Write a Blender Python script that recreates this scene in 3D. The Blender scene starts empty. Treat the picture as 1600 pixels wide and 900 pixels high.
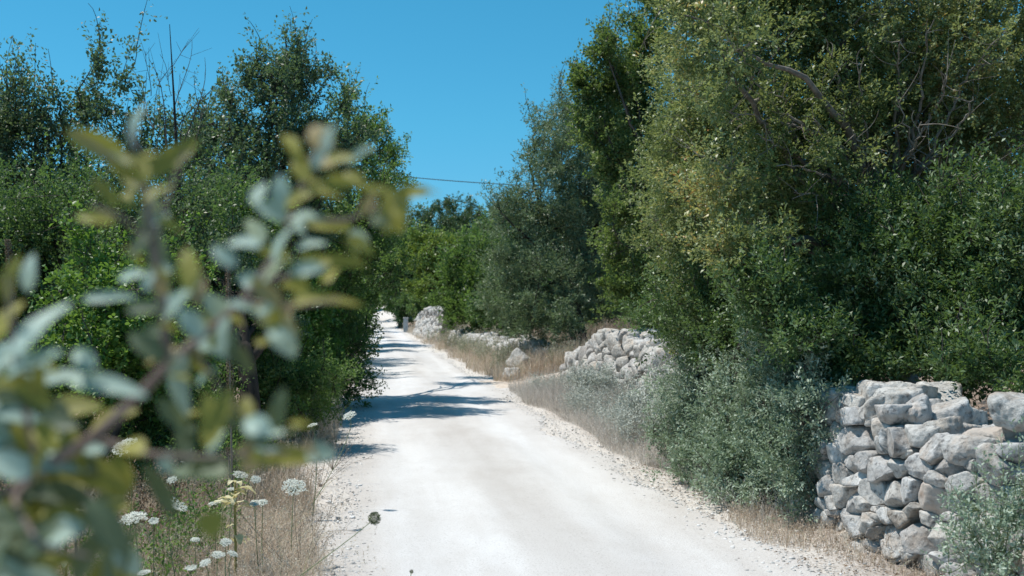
import bpy, math
import numpy as np
from mathutils import Matrix, Vector, Euler
R = math.radians
S = bpy.context.scene
COL = S.collection
# ------------------------------------------------------------------ camera
F = 1778.0                       # focal length in pixels of the 1600 px wide frame
CAMZ = 1.6
YAW, PITCH = R(-7.18), R(1.13)
cam = bpy.data.objects.new('camera', bpy.data.cameras.new('camera'))
COL.objects.link(cam)
cam.location = (0, 0, CAMZ)
cam.rotation_euler = (R(90) + PITCH, 0, YAW)
cam.data.sensor_width = 36
cam.data.lens = 36 * F / 1600
cam.data.clip_start = 0.05
cam.data.clip_end = 3000
cam.data.dof.use_dof = True
cam.data.dof.focus_distance = 9.0
cam.data.dof.aperture_fstop = 3.5
S.camera = cam
# ------------------------------------------------------------------ world and sun
SUN_EL, SUN_AZ = R(66), R(14)    # AZ: how far the sun stands ahead of the left-hand side
w = bpy.data.worlds.new('World'); S.world = w; w.use_nodes = True
nt = w.node_tree; nt.nodes.clear()
sky = nt.nodes.new('ShaderNodeTexSky'); sky.sky_type = 'NISHITA'; sky.sun_disc = False
sky.sun_elevation = SUN_EL
tosun = Vector((-math.cos(SUN_EL) * math.cos(SUN_AZ), math.cos(SUN_EL) * math.sin(SUN_AZ), math.sin(SUN_EL)))
sky.sun_rotation = math.atan2(tosun.x, tosun.y)
sky.air_density = 1.0; sky.dust_density = 0.2; sky.ozone_density = 1.6
hs = nt.nodes.new('ShaderNodeMixRGB'); hs.blend_type = 'MULTIPLY'; hs.inputs[0].default_value = 1
tc = nt.nodes.new('ShaderNodeTexCoord'); sxy = nt.nodes.new('ShaderNodeSeparateXYZ'); cr = nt.nodes.new('ShaderNodeValToRGB')
nt.links.new(tc.outputs['Generated'], sxy.inputs[0]); nt.links.new(sxy.outputs[2], cr.inputs[0])
cr.color_ramp.elements[0].position = 0.0; cr.color_ramp.elements[0].color = (.30, .62, 1.0, 1)
cr.color_ramp.elements[1].position = 0.30; cr.color_ramp.elements[1].color = (.24, .90, 1.0, 1)
e_ = cr.color_ramp.elements.new(.16); e_.color = (.26, .83, 1.0, 1)
nt.links.new(cr.outputs[0], hs.inputs[2])
bg = nt.nodes.new('ShaderNodeBackground'); bg.inputs[1].default_value = 0.118
ow = nt.nodes.new('ShaderNodeOutputWorld')
nt.links.new(sky.outputs[0], hs.inputs[1]); nt.links.new(hs.outputs[0], bg.inputs[0]); nt.links.new(bg.outputs[0], ow.inputs[0])
sl = bpy.data.lights.new('sun', 'SUN'); sl.energy = 4.8; sl.angle = R(0.53); sl.color = (1.0, 0.955, 0.88)
so = bpy.data.objects.new('sun', sl); COL.objects.link(so)
so.rotation_euler = tosun.to_track_quat('Z', 'Y').to_euler()
so.location = (-10, 5, 30)
S.view_settings.view_transform = 'Standard'; S.view_settings.look = 'None'
S.view_settings.exposure = 0.12; S.view_settings.gamma = 1
S.render.engine = 'CYCLES'
S.cycles.max_bounces = 6; S.cycles.diffuse_bounces = 3; S.cycles.transmission_bounces = 3; S.cycles.glossy_bounces = 2
# ------------------------------------------------------------------ helpers
CM = Euler((R(90) + PITCH, 0, YAW)).to_matrix()
def at(px, py, Y):
    d = CM @ Vector(((px - 800) / F, (450 - py) / F, -1))
    p = Vector((0, 0, CAMZ)) + d * (Y / d.y)
    return np.array(p)
def sst(a, b, x): t = np.clip((x - a) / (b - a), 0, 1); return t * t * (3 - 2 * t)
def roadx(y):     # centre line and half width of the road
    return 1.17 + 0.0 * y - 1.9 * sst(86, 150, y)
def ground_z(x, y):
    x = np.asarray(x, float); y = np.asarray(y, float)
    z = 3.2 * sst(112, 185, y) + 0.0 * x
    dr = x - roadx(y)
    z = z + 0.18 * sst(1.9, 3.6, dr) * sst(10, 30, y) + 0.55 * sst(3.4, 7, dr)
    z = z - 0.10 * sst(1.6, 2.6, -dr) + 0.25 * sst(3.5, 9, -dr)
    z = z - .03 * sst(1.15, .9, np.abs(dr))
    rough = sst(1.4, 2.2, np.abs(dr))
    z = z + rough * 0.035 * (np.sin(x * 3.1 + y * 1.3) + np.sin(x * 1.7 - y * 2.3 + 1) + np.sin(x * 5.3 + 2 * np.sin(y * 2.7)) * .6)
    return z
def mesh_np(name, V, Fs, mats, smooth=False, tint=None, fmat=None, parent=None, loc=None):
    """V (n,3); Fs (m,k) integer array with k = 3 or 4"""
    V = np.asarray(V, np.float32); Fs = np.asarray(Fs, np.int32)
    if loc is not None: V = V - np.asarray(loc, np.float32)
    me = bpy.data.meshes.new(name)
    me.vertices.add(len(V)); me.vertices.foreach_set('co', V.ravel())
    m, k = Fs.shape
    me.loops.add(m * k); me.loops.foreach_set('vertex_index', Fs.ravel())
    me.polygons.add(m); me.polygons.foreach_set('loop_start', np.arange(0, m * k, k, dtype=np.int32))
    me.update(calc_edges=True)
    if smooth: me.polygons.foreach_set('use_smooth', np.ones(m, bool))
    if tint is not None:
        a = me.attributes.new('tint', 'FLOAT', 'FACE'); a.data.foreach_set('value', np.asarray(tint, np.float32))
    for q in (mats if isinstance(mats, (list, tuple)) else [mats]): me.materials.append(q)
    if fmat is not None: me.polygons.foreach_set('material_index', np.asarray(fmat, np.int32))
    o = bpy.data.objects.new(name, me); COL.objects.link(o)
    if loc is not None: o.location = loc
    if parent is not None:
        o.parent = parent
        if loc is not None: o.location = Vector(loc) - parent.location
        else: o.location = -parent.location
    return o
def tag(o, label=None, cat=None, group=None, kind=None):
    if label: o['label'] = label
    if cat: o['category'] = cat
    if group: o['group'] = group
    if kind: o['kind'] = kind
    return o
def thing(name, loc, label, cat, group=None):
    o = bpy.data.objects.new(name, None); COL.objects.link(o); o.location = [float(v) for v in loc]
    o.empty_display_size = .2
    return tag(o, label, cat, group)
def unit(a): return a / (np.linalg.norm(a, axis=-1, keepdims=True) + 1e-9)
class NZ:      # cheap smooth pseudo noise, about -1..1
    def __init__(s, seed, n=9, fr=1.0):
        r = np.random.default_rng(seed); s.k = r.normal(size=(n, 3)) * fr; s.p = r.uniform(0, 6.28, n)
    def __call__(s, P): return np.sin(P @ s.k.T + s.p).sum(-1) / math.sqrt(len(s.p)) * 0.9
# ------------------------------------------------------------------ materials
def newmat(name):
    m = bpy.data.materials.new(name); m.use_nodes = True; t = m.node_tree; t.nodes.clear()
    out = t.nodes.new('ShaderNodeOutputMaterial'); return m, t, out
def node(t, typ, **kw):
    n = t.nodes.new(typ)
    for k, v in kw.items(): setattr(n, k, v)
    return n
def ramp(t, src, stops):
    r = node(t, 'ShaderNodeValToRGB'); e = r.color_ramp.elements
    e[0].position = stops[0][0]; e[0].color = (*stops[0][1], 1)
    e[1].position = stops[-1][0]; e[1].color = (*stops[-1][1], 1)
    for p, c in stops[1:-1]:
        x = e.new(p); x.color = (*c, 1)
    t.links.new(src, r.inputs[0]); return r.outputs[0]
def leaf_mat(name, stops, trans=(0.25, 0.35, 0.05), tf=0.3, rough=0.45, spec=0.5):
    m, t, out = newmat(name)
    a = node(t, 'ShaderNodeAttribute'); a.attribute_name = 'tint'
    c = ramp(t, a.outputs['Fac'], stops)
    p = node(t, 'ShaderNodeBsdfPrincipled'); p.inputs['Roughness'].default_value = rough
    p.inputs['Specular IOR Level'].default_value = spec
    t.links.new(c, p.inputs['Base Color'])
    tr = node(t, 'ShaderNodeBsdfTranslucent')
    mx = node(t, 'ShaderNodeMixRGB'); mx.inputs[0].default_value = 0.6; mx.inputs[2].default_value = (*trans, 1)
    t.links.new(c, mx.inputs[1]); t.links.new(mx.outputs[0], tr.inputs[0])
    s = node(t, 'ShaderNodeMixShader'); s.inputs[0].default_value = tf
    t.links.new(p.outputs[0], s.inputs[1]); t.links.new(tr.outputs[0], s.inputs[2]); t.links.new(s.outputs[0], out.inputs[0])
    return m
def noise_mat(name, stops, scale=8, detail=8, rough=0.9, bump=0.3, bscale=40, dist=0.01, stretch=None, use_tint=False, spec=0.3):
    m, t, out = newmat(name)
    g = node(t, 'ShaderNodeNewGeometry')
    src = g.outputs['Position']
    if stretch:
        mp = node(t, 'ShaderNodeMapping'); mp.inputs['Scale'].default_value = stretch
        t.links.new(src, mp.inputs[0]); src = mp.outputs[0]
    n = node(t, 'ShaderNodeTexNoise'); n.inputs['Scale'].default_value = scale; n.inputs['Detail'].default_value = detail
    n.inputs['Roughness'].default_value = 0.62
    t.links.new(src, n.inputs[0]); fac = n.outputs[0]
    if use_tint:
        a = node(t, 'ShaderNodeAttribute'); a.attribute_name = 'tint'
        ad = node(t, 'ShaderNodeMath', operation='MULTIPLY_ADD'); ad.inputs[1].default_value = 0.4
        t.links.new(a.outputs['Fac'], ad.inputs[0]); t.links.new(fac, ad.inputs[2])
        sb = node(t, 'ShaderNodeMath', operation='SUBTRACT'); sb.inputs[1].default_value = 0.2
        t.links.new(ad.outputs[0], sb.inputs[0]); fac = sb.outputs[0]
    c = ramp(t, fac, stops)
    p = node(t, 'ShaderNodeBsdfPrincipled'); p.inputs['Roughness'].default_value = rough
    p.inputs['Specular IOR Level'].default_value = spec
    t.links.new(c, p.inputs['Base Color'])
    n2 = node(t, 'ShaderNodeTexNoise'); n2.inputs['Scale'].default_value = bscale; n2.inputs['Detail'].default_value = 10
    n2.inputs['Roughness'].default_value = 0.7
    t.links.new(src, n2.inputs[0])
    b = node(t, 'ShaderNodeBump'); b.inputs['Strength'].default_value = bump; b.inputs['Distance'].default_value = dist
    t.links.new(n2.outputs[0], b.inputs['Height']); t.links.new(b.outputs[0], p.inputs['Normal'])
    t.links.new(p.outputs[0], out.inputs[0])
    return m
bark = noise_mat('bark', [(.3, (.045, .035, .028)), (.6, (.12, .10, .085)), (.8, (.22, .2, .18))], 14, stretch=(1, 1, .25), bump=.8, bscale=30, dist=.02)
bark_pale = noise_mat('pale_bark', [(.3, (.10, .085, .07)), (.6, (.22, .19, .165)), (.8, (.33, .31, .28))], 18, bump=.5)
bark_dark = noise_mat('dark_bark', [(.3, (.02, .016, .014)), (.7, (.07, .055, .045))], 14, stretch=(1, 1, .25), bump=.8, bscale=30, dist=.02)
def stone_mat(name):
    m, t, out = newmat(name); g = node(t, 'ShaderNodeNewGeometry'); P = g.outputs['Position']
    at_ = node(t, 'ShaderNodeAttribute'); at_.attribute_name = 'tint'
    cb = node(t, 'ShaderNodeCombineXYZ'); ml = node(t, 'ShaderNodeMath', operation='MULTIPLY'); ml.inputs[1].default_value = 31.; t.links.new(at_.outputs['Fac'], ml.inputs[0]); t.links.new(ml.outputs[0], cb.inputs[0])
    av = node(t, 'ShaderNodeVectorMath', operation='ADD'); t.links.new(P, av.inputs[0]); t.links.new(cb.outputs[0], av.inputs[1]); Q = av.outputs[0]
    def nz(sc, det=8, ro=.65, src=Q):
        n = node(t, 'ShaderNodeTexNoise'); n.inputs['Scale'].default_value = sc; n.inputs['Detail'].default_value = det; n.inputs['Roughness'].default_value = ro; t.links.new(src, n.inputs[0]); return n.outputs[0]
    def mul(c1, c2, f=1.):
        x = node(t, 'ShaderNodeMixRGB', blend_type='MULTIPLY'); x.inputs[0].default_value = f; t.links.new(c1, x.inputs[1]); t.links.new(c2, x.inputs[2]); return x.outputs[0]
    base = ramp(t, nz(9), [(.3, (.40, .385, .37)), (.47, (.56, .55, .53)), (.62, (.72, .71, .69))])
    per = ramp(t, at_.outputs['Fac'], [(0, (.66, .64, .63)), (.25, (.92, .92, .93)), (.5, (.80, .78, .75)), (.75, (1, 1, 1)), (1, (.88, .84, .79))])
    ochre = ramp(t, nz(5, 6), [(.50, (1, 1, 1)), (.66, (.86, .66, .50))])
    lich = ramp(t, nz(26, 6, .6), [(.33, (.30, .30, .31)), (.42, (.78, .78, .78)), (.5, (1, 1, 1))])
    fine = ramp(t, nz(120, 5, .8), [(.3, (.62, .61, .6)), (.5, (1, 1, 1))])
    c = mul(mul(mul(mul(base, per), ochre, .5), lich, .85), fine, .7)
    p = node(t, 'ShaderNodeBsdfPrincipled'); p.inputs['Roughness'].default_value = .95; p.inputs['Specular IOR Level'].default_value = .12; t.links.new(c, p.inputs['Base Color'])
    b1 = node(t, 'ShaderNodeBump'); b1.inputs['Strength'].default_value = .9; b1.inputs['Distance'].default_value = .03; t.links.new(nz(22, 10, .72), b1.inputs['Height'])
    t.links.new(b1.outputs[0], p.inputs['Normal']); t.links.new(p.outputs[0], out.inputs[0]); return m
stone_m = stone_mat('limestone')
stone_rust = noise_mat('rusty_limestone', [(.25, (.16, .10, .075)), (.45, (.38, .28, .22)), (.65, (.50, .44, .39))], 8, bump=.8, bscale=22, dist=.03, rough=.95, use_tint=True, spec=.15)
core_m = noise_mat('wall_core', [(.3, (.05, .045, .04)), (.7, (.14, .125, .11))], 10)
LM = {
 'oakleft': leaf_mat('dark_green_leaves', [(0, (.04, .075, .03)), (.5, (.085, .145, .06)), (.85, (.15, .22, .09)), (1, (.24, .27, .12))], (.2, .36, .06), .4),
 'almond': leaf_mat('bluish_green_leaves', [(0, (.045, .085, .05)), (.5, (.10, .155, .09)), (1, (.21, .27, .15))], (.2, .32, .08), .36),
 'bright': leaf_mat('fresh_green_leaves', [(0, (.05, .11, .02)), (.5, (.10, .20, .04)), (1, (.20, .30, .07))], (.30, .50, .06), .38),
 'green': leaf_mat('green_leaves', [(0, (.04, .08, .025)), (.5, (.085, .15, .045)), (.85, (.17, .24, .08)), (1, (.27, .32, .13))], (.26, .44, .07), .45),
 'bigtree': leaf_mat('olive_brown_leaves', [(0, (.06, .095, .035)), (.35, (.12, .175, .065)), (.6, (.19, .25, .10)), (.76, (.34, .40, .24)), (.84, (.42, .37, .11)), (.95, (.38, .31, .10)), (1, (.50, .19, .06))], (.42, .47, .12), .40, .42),  # pale grey-green stop paints sky reflected on some leaves
 'mastic': leaf_mat('glossy_green_leaves', [(0, (.03, .07, .028)), (.45, (.07, .13, .048)), (.75, (.15, .215, .085)), (1, (.42, .49, .33))], (.25, .40, .06), .28, .48, .5),
 'greyshrub': leaf_mat('grey_green_leaves', [(0, (.13, .19, .12)), (.5, (.27, .35, .25)), (.8, (.40, .47, .37)), (1, (.54, .58, .50))], (.3, .42, .15), .22, .5, .5),
 'silver': leaf_mat('silvery_leaves', [(0, (.32, .35, .31)), (.5, (.50, .53, .48)), (1, (.66, .68, .63))], (.4, .44, .3), .2, .7),
 'olive': leaf_mat('olive_tree_leaves', [(0, (.075, .115, .055)), (.5, (.15, .21, .11)), (.85, (.27, .33, .20)), (1, (.38, .43, .31))], (.25, .36, .12), .3, .45),
 'far': leaf_mat('far_tree_leaves', [(0, (.04, .07, .035)), (.5, (.075, .12, .055)), (1, (.14, .19, .08))], (.15, .28, .06), .25),
 'oak': leaf_mat('oak_leaves', [(0, (.045, .08, .025)), (.5, (.10, .145, .045)), (.85, (.20, .25, .085)), (1, (.31, .34, .14))], (.28, .42, .07), .42),
 'yellow': leaf_mat('yellow_green_leaves', [(0, (.09, .14, .03)), (.5, (.17, .24, .055)), (1, (.29, .33, .09))], (.35, .5, .06), .38),
}
grass_m = leaf_mat('dry_grass_blades', [(0, (.26, .18, .13)), (.35, (.48, .36, .27)), (.7, (.66, .54, .42)), (.9, (.74, .66, .54)), (1, (.36, .38, .20))], (.45, .4, .3), .25, .8, .2)
grass_grey = leaf_mat('bleached_grey_grass', [(0, (.24, .20, .17)), (.35, (.44, .39, .34)), (.7, (.62, .57, .52)), (.9, (.74, .70, .65)), (1, (.36, .38, .27))], (.6, .56, .5), .3, .8, .2)
weed_m = leaf_mat('weed_leaves', [(0, (.18, .20, .13)), (.4, (.30, .31, .22)), (.75, (.45, .42, .34)), (1, (.58, .52, .44))], (.35, .4, .2), .25, .7, .3)
litter_m = leaf_mat('leaf_litter', [(0, (.07, .045, .03)), (.5, (.18, .12, .08)), (1, (.34, .27, .2))], (.3, .2, .1), .15, .8, .2)
white_petal = leaf_mat('white_florets', [(0, (.62, .63, .55)), (1, (.85, .86, .82))], (.8, .85, .7), .3, .8, .2)
green_stem = noise_mat('green_stem', [(.3, (.12, .16, .07)), (.7, (.22, .25, .13))], 20)
dry_stem = noise_mat('dry_stem', [(.3, (.16, .12, .09)), (.7, (.34, .28, .22))], 20)
seed_m = leaf_mat('seed_capsules', [(0, (.07, .05, .035)), (.5, (.17, .13, .09)), (1, (.32, .27, .20))], (.2, .15, .1), .08, .9, .2)
cream_m = leaf_mat('wilted_leaf', [(0, (.55, .48, .26)), (.5, (.70, .64, .42)), (1, (.80, .76, .58))], (.75, .68, .3), .35, .7, .3)
# ------------------------------------------------------------------ geometry makers (numpy)
def leaves4(P, D, N, L, W, fold=.18):
    s = unit(np.cross(N, D)); L = L[:, None]; W = W[:, None]
    a = P; b = P + D * L * .48 + s * W * .5 + N * W * fold; c = P + D * L - N * L * .06; d = P + D * L * .48 - s * W * .5 + N * W * fold
    V = np.stack([a, b, c, d], 1).reshape(-1, 3); n = len(P)
    return V, np.arange(n * 4).reshape(n, 4)
def leaves8(P, D, N, L, W, fold=.2, curl=.18):
    """rounder leaf: two rows of quads each side of a folded midrib"""
    s = unit(np.cross(N, D)); L = L[:, None]; W = W[:, None]
    def q(t, u): return P + D * L * t + s * W * .5 * u + N * (abs(u) * W * fold - L * curl * t * t)
    pts = [q(0, 0), q(.38, .95), q(.78, .72), q(1, 0), q(.78, -.72), q(.38, -.95), q(.4, 0), q(.8, 0)]
    V = np.stack(pts, 1).reshape(-1, 3); n = len(P); b = (np.arange(n) * 8)[:, None]
    f = np.concatenate([b + np.array(x) for x in ([0, 1, 6, 6], [1, 2, 7, 6], [2, 3, 7, 7], [0, 6, 5, 5], [6, 7, 4, 5], [7, 3, 4, 4])], 0)
    quads = np.concatenate([b + np.array(x) for x in ([1, 2, 7, 6], [6, 7, 4, 5], [0, 1, 6, 5], [7, 2, 3, 4])], 0)
    return V, quads
def tube(pts, r, k=6):
    pts = np.asarray(pts, float); r = np.asarray(r, float); n = len(pts)
    t = unit(np.gradient(pts, axis=0)); ref = np.array([.31, .17, .93]) if abs(t[0] @ np.array([.31, .17, .93])) < .9 else np.array([1., 0, 0])
    a = unit(np.cross(t, ref)); b = np.cross(t, a); th = np.linspace(0, 2 * np.pi, k, endpoint=False)
    V = pts[:, None] + r[:, None, None] * (np.cos(th)[None, :, None] * a[:, None] + np.sin(th)[None, :, None] * b[:, None])
    i = np.arange(n - 1)[:, None] * k; j = np.arange(k)[None]; j2 = (j + 1) % k
    Fc = np.stack([i + j, i + j2, i + k + j2, i + k + j], -1).reshape(-1, 4)
    return V.reshape(-1, 3), Fc
def sticks(A, B, r0, r1, k=3):
    n = len(A); t = unit(B - A); ref = np.tile([.3, .2, .93], (n, 1)); a = unit(np.cross(t, ref)); b = np.cross(t, a)
    th = np.arange(k) * 2 * np.pi / k
    ring = np.cos(th)[None, :, None] * a[:, None] + np.sin(th)[None, :, None] * b[:, None]
    r0 = np.broadcast_to(r0, (n,))[:, None, None]; r1 = np.broadcast_to(r1, (n,))[:, None, None]
    V = np.concatenate([A[:, None] + ring * r0, B[:, None] + ring * r1], 1).reshape(-1, 3)
    base = (np.arange(n) * 2 * k)[:, None]; j = np.arange(k)[None]; j2 = (j + 1) % k
    return V, np.stack([base + j, base + j2, base + k + j2, base + k + j], -1).reshape(-1, 4)
def cat(parts):
    Vs, Fs, o = [], [], 0
    for v, f in parts: Vs.append(v); Fs.append(f + o); o += len(v)
    return np.concatenate(Vs), np.concatenate(Fs)
def bez(a, b, c, d, n):
    t = np.linspace(0, 1, n)[:, None]
    return a * (1 - t)**3 + 3 * b * t * (1 - t)**2 + 3 * c * t * t * (1 - t) + d * t**3
def blob(px, py, Y, rpx, rpy, ry=None, w=1.0):
    c = at(px, py, Y); rx = rpx * Y / F; rz = rpy * Y / F
    return (c, np.array([rx, ry if ry else rx * .9, rz]), w)
def spray(rng, C, A, nl, clen, L, W, up=.5, spread=.8, ctint=None, big=False, droop=0.):
    """nl leaves along a twig at each cluster centre C with axis A"""
    n = len(C); Cc = np.repeat(C, nl, 0); Ac = np.repeat(A, nl, 0); m = n * nl
    t = rng.uniform(-.4, 1, m)[:, None]; cl = np.repeat(rng.uniform(.6, 1.3, n), nl)[:, None] * clen
    side = rng.normal(size=(m, 3)); side -= (side * Ac).sum(1, keepdims=True) * Ac; side = unit(side)
    P = Cc + Ac * t * cl + side * clen * .16 * rng.uniform(0, 1, (m, 1))
    D = unit(Ac * rng.uniform(.3, 1.1, (m, 1)) + side * spread + rng.normal(size=(m, 3)) * .2 - np.array([0, 0, droop]))
    N = rng.normal(size=(m, 3)) * .6 + np.array([0, 0, up * 1.2]); N -= (N * D).sum(1, keepdims=True) * D; N = unit(N)
    sz = rng.uniform(.6, 1.25, m)
    ti = np.clip(np.repeat(ctint if ctint is not None else rng.uniform(0, 1, n), nl) * .65 + rng.uniform(0, .38, m), 0, 1)
    V, Fc = (leaves8 if big else leaves4)(P, D, N, L * sz, W * sz)
    if big: ti = np.tile(ti, 4)
    return V, Fc, ti
def crown_pts(rng, blobs, n, nz, shell=.55, thresh=-.35, rough=.22, bsize=1.):
    """cluster centres: two thirds on separate boughs, the rest filling the volume"""
    vol = np.array([b[1].prod()**(2/3.) * b[2] for b in blobs]); cnt = (vol / vol.sum() * n).astype(int)
    P, O = [], []
    def shellpts(c, r, k, sh):
        d = unit(rng.normal(size=(k, 3))); rad = rng.uniform(0, 1, k)**sh
        return c + d * r * (rad * (1 + rough * nz(c + d * r)))[:, None], unit(d / r)
    for (c, r, wt), k in zip(blobs, cnt):
        per = 18; kb = int(k * .78); nb = max(3, kb // per)
        q, o = shellpts(c, r, nb, shell * .6)
        bl = (.13 * r.mean() + .12) * bsize * rng.uniform(.6, 1.4, nb)
        ax = unit(o + rng.normal(size=o.shape) * .45 + np.array([0, 0, .35]))
        i_ = rng.integers(0, nb, kb)
        off = ax[i_] * (rng.uniform(-1, 1, kb) * bl[i_] * 1.3)[:, None]; g = rng.normal(size=(kb, 3)); g -= (g * ax[i_]).sum(1, keepdims=True) * ax[i_]
        p = q[i_] + off + g * (bl[i_] * .30)[:, None]
        P.append(p); O.append(unit(ax[i_] + g * .35))
        p, o = shellpts(c, r * .84, int((k - kb) * 1.6), shell); g = nz(p * 1.9 + 7.3) * .6 + .5 * nz(p * 4.3); ok = g > thresh
        P.append(p[ok][:k - kb]); O.append(o[ok][:k - kb])
    return np.concatenate(P), np.concatenate(O)
def wood(rng, base, fork, blobs, C, r0, nl=10, n2=160, n3=900, twig=.004, trunk_bend=.15, lf=.3, prio=None):
    """trunk, limbs towards the blobs, then branches and twigs to cluster centres"""
    tr = bez(base, base + (fork - base) * .33 + rng.normal(size=3) * trunk_bend, base + (fork - base) * .66 + rng.normal(size=3) * trunk_bend, fork, 14)
    rr = np.linspace(r0, r0 * .7, 14); rr[0] *= 1.45; rr[1] *= 1.15
    trunk = [tube(tr, rr, 10)]; br = []; nodes = []; nr = []
    wts = np.array([b[1].prod() for b in blobs])**.5; wts /= wts.sum()
    for i in range(nl):
        b = blobs[rng.choice(len(blobs), p=wts)] if i >= len(blobs) else blobs[i]
        s = tr[rng.integers(8, 14)]
        e = b[0] + unit(rng.normal(size=3)) * b[1] * rng.uniform(.2, .75)
        d = e - s; L = np.linalg.norm(d)
        m1 = s + d * .3 + np.array([0, 0, .12 * L]) + rng.normal(size=3) * .08 * L
        m2 = s + d * .7 + rng.normal(size=3) * .1 * L
        p = bez(s, m1, m2, e, 16) + rng.normal(size=(16, 3)) * .012 * L * np.linspace(0, 1, 16)[:, None]
        ra = np.linspace(r0 * lf * rng.uniform(.6, 1.2), r0 * .07, 16)
        trunk.append(tube(p, ra, 6)); nodes.append(p[4:]); nr.append(ra[4:])
    nodes = np.concatenate(nodes); nr = np.concatenate(nr)
    pick = C[rng.permutation(len(C))]
    if prio is not None and len(prio): pick = np.concatenate([prio, pick]); n3 = max(n3, len(prio))
    for e in pick[:n2]:
        dd = ((nodes - e)**2).sum(1); j = int(dd.argmin()); s = nodes[j]; L = math.sqrt(dd[j]) + 1e-3
        p = bez(s, s + (e - s) * .3 + rng.normal(size=3) * .12 * L, s + (e - s) * .7 + rng.normal(size=3) * .12 * L, e, 8)
        r1 = min(nr[j] * .7, r0 * .16) + .002
        ra = np.linspace(r1, twig, 8); br.append(tube(p, ra, 5))
        nodes = np.concatenate([nodes, p[2:]]); nr = np.concatenate([nr, ra[2:]])
    E = pick[n2:n2 + n3]
    if len(E):
        Sx = np.empty_like(E)
        for k in range(0, len(E), 500):
            dd = ((E[k:k + 500, None] - nodes[None])**2).sum(-1); Sx[k:k + 500] = nodes[dd.argmin(1)]
        mid = (Sx + E) / 2 + rng.normal(size=E.shape) * .12 * np.linalg.norm(E - Sx, axis=1, keepdims=True)
        br.append(sticks(Sx, mid, twig, twig * .8)); br.append(sticks(mid, E, twig * .8, twig * .45))
    return cat(trunk), cat(br)
def plant(name, label, category, base, fork, blobs, leafm, seed, nclus, nl, clen, L, W, r0, barkm=bark, group=None,
          shell=.55, thresh=-.35, up=.5, spread=.8, big=False, nlimb=10, n2=160, n3=900, twig=.004, shoots=0, shootlen=.5,
          shootup=.8, rough=.22, nfr=1.1, axis_up=.4, droop=0., trunkname='trunk', tshift=0., inner=0, lf=.3):
    rng = np.random.default_rng(seed); nz = NZ(seed, fr=nfr)
    base = np.array(base, float); base[2] = float(ground_z(base[0], base[1])) - .03
    C, O = crown_pts(rng, blobs, nclus, nz, shell, thresh, rough)
    ok = C[:, 2] > ground_z(C[:, 0], C[:, 1]) + .03; C = C[ok]; O = O[ok]
    A = unit(O + np.array([0, 0, axis_up]) + rng.normal(size=C.shape) * .45)
    ct = np.clip(.45 + .3 * nz(C * 2.7 + 3) + rng.normal(size=len(C)) * .2 + tshift, 0, 1)
    parts = [spray(rng, C, A, nl, clen, L, W, up, spread, ct, big, droop)]
    sp = []; pr = []
    if shoots:    # long leafy shoots that break the outline
        idx = rng.permutation(len(C))[:shoots * 6]
        sc = (O[idx] @ np.array([0, 0, 1])) + rng.uniform(-.4, .4, len(idx)); idx = idx[np.argsort(-sc)[:shoots]]
        for i in idx:
            d = unit(O[i] * .5 + np.array([0, 0, shootup]) + rng.normal(size=3) * .25); ln = shootlen * rng.uniform(.5, 1.2)
            pr.append(C[i]); p = bez(C[i] - d * .01, C[i] + d * ln * .3, C[i] + d * ln * .7 + rng.normal(size=3) * .06 * ln, C[i] + d * ln + rng.normal(size=3) * .12 * ln, 7)
            sp.append(tube(p, np.linspace(twig * 1.3, twig * .5, 7), 4))
            t = rng.uniform(.15, 1, max(4, int(ln / clen * 2.2)))
            cc = p[0] + (p[-1] - p[0]) * t[:, None] + rng.normal(size=(len(t), 3)) * clen * .35
            aa = unit(d + rng.normal(size=cc.shape) * .6)
            parts.append(spray(rng, cc, aa, max(3, nl // 2), clen * .8, L, W, up, spread, None, big, droop))
    V, Fc = cat([(a, b) for a, b, c in parts]); ti = np.concatenate([c for a, b, c in parts])
    root = thing(name, base, label, category, group)
    tw, br = wood(rng, base, np.array(fork, float), blobs, C, r0, nlimb, n2, n3, twig, lf=lf, prio=np.array(pr))
    b2 = cat([tw, br] + sp); mesh_np(trunkname, b2[0], b2[1], barkm, True, parent=root)
    mesh_np('crown', V, Fc, leafm, False, ti, parent=root)
    return root
def copy_tree(o, parent=None):
    c = o.copy(); COL.objects.link(c); c.parent = parent
    for ch in list(o.children): copy_tree(ch, c)
    return c
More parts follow.
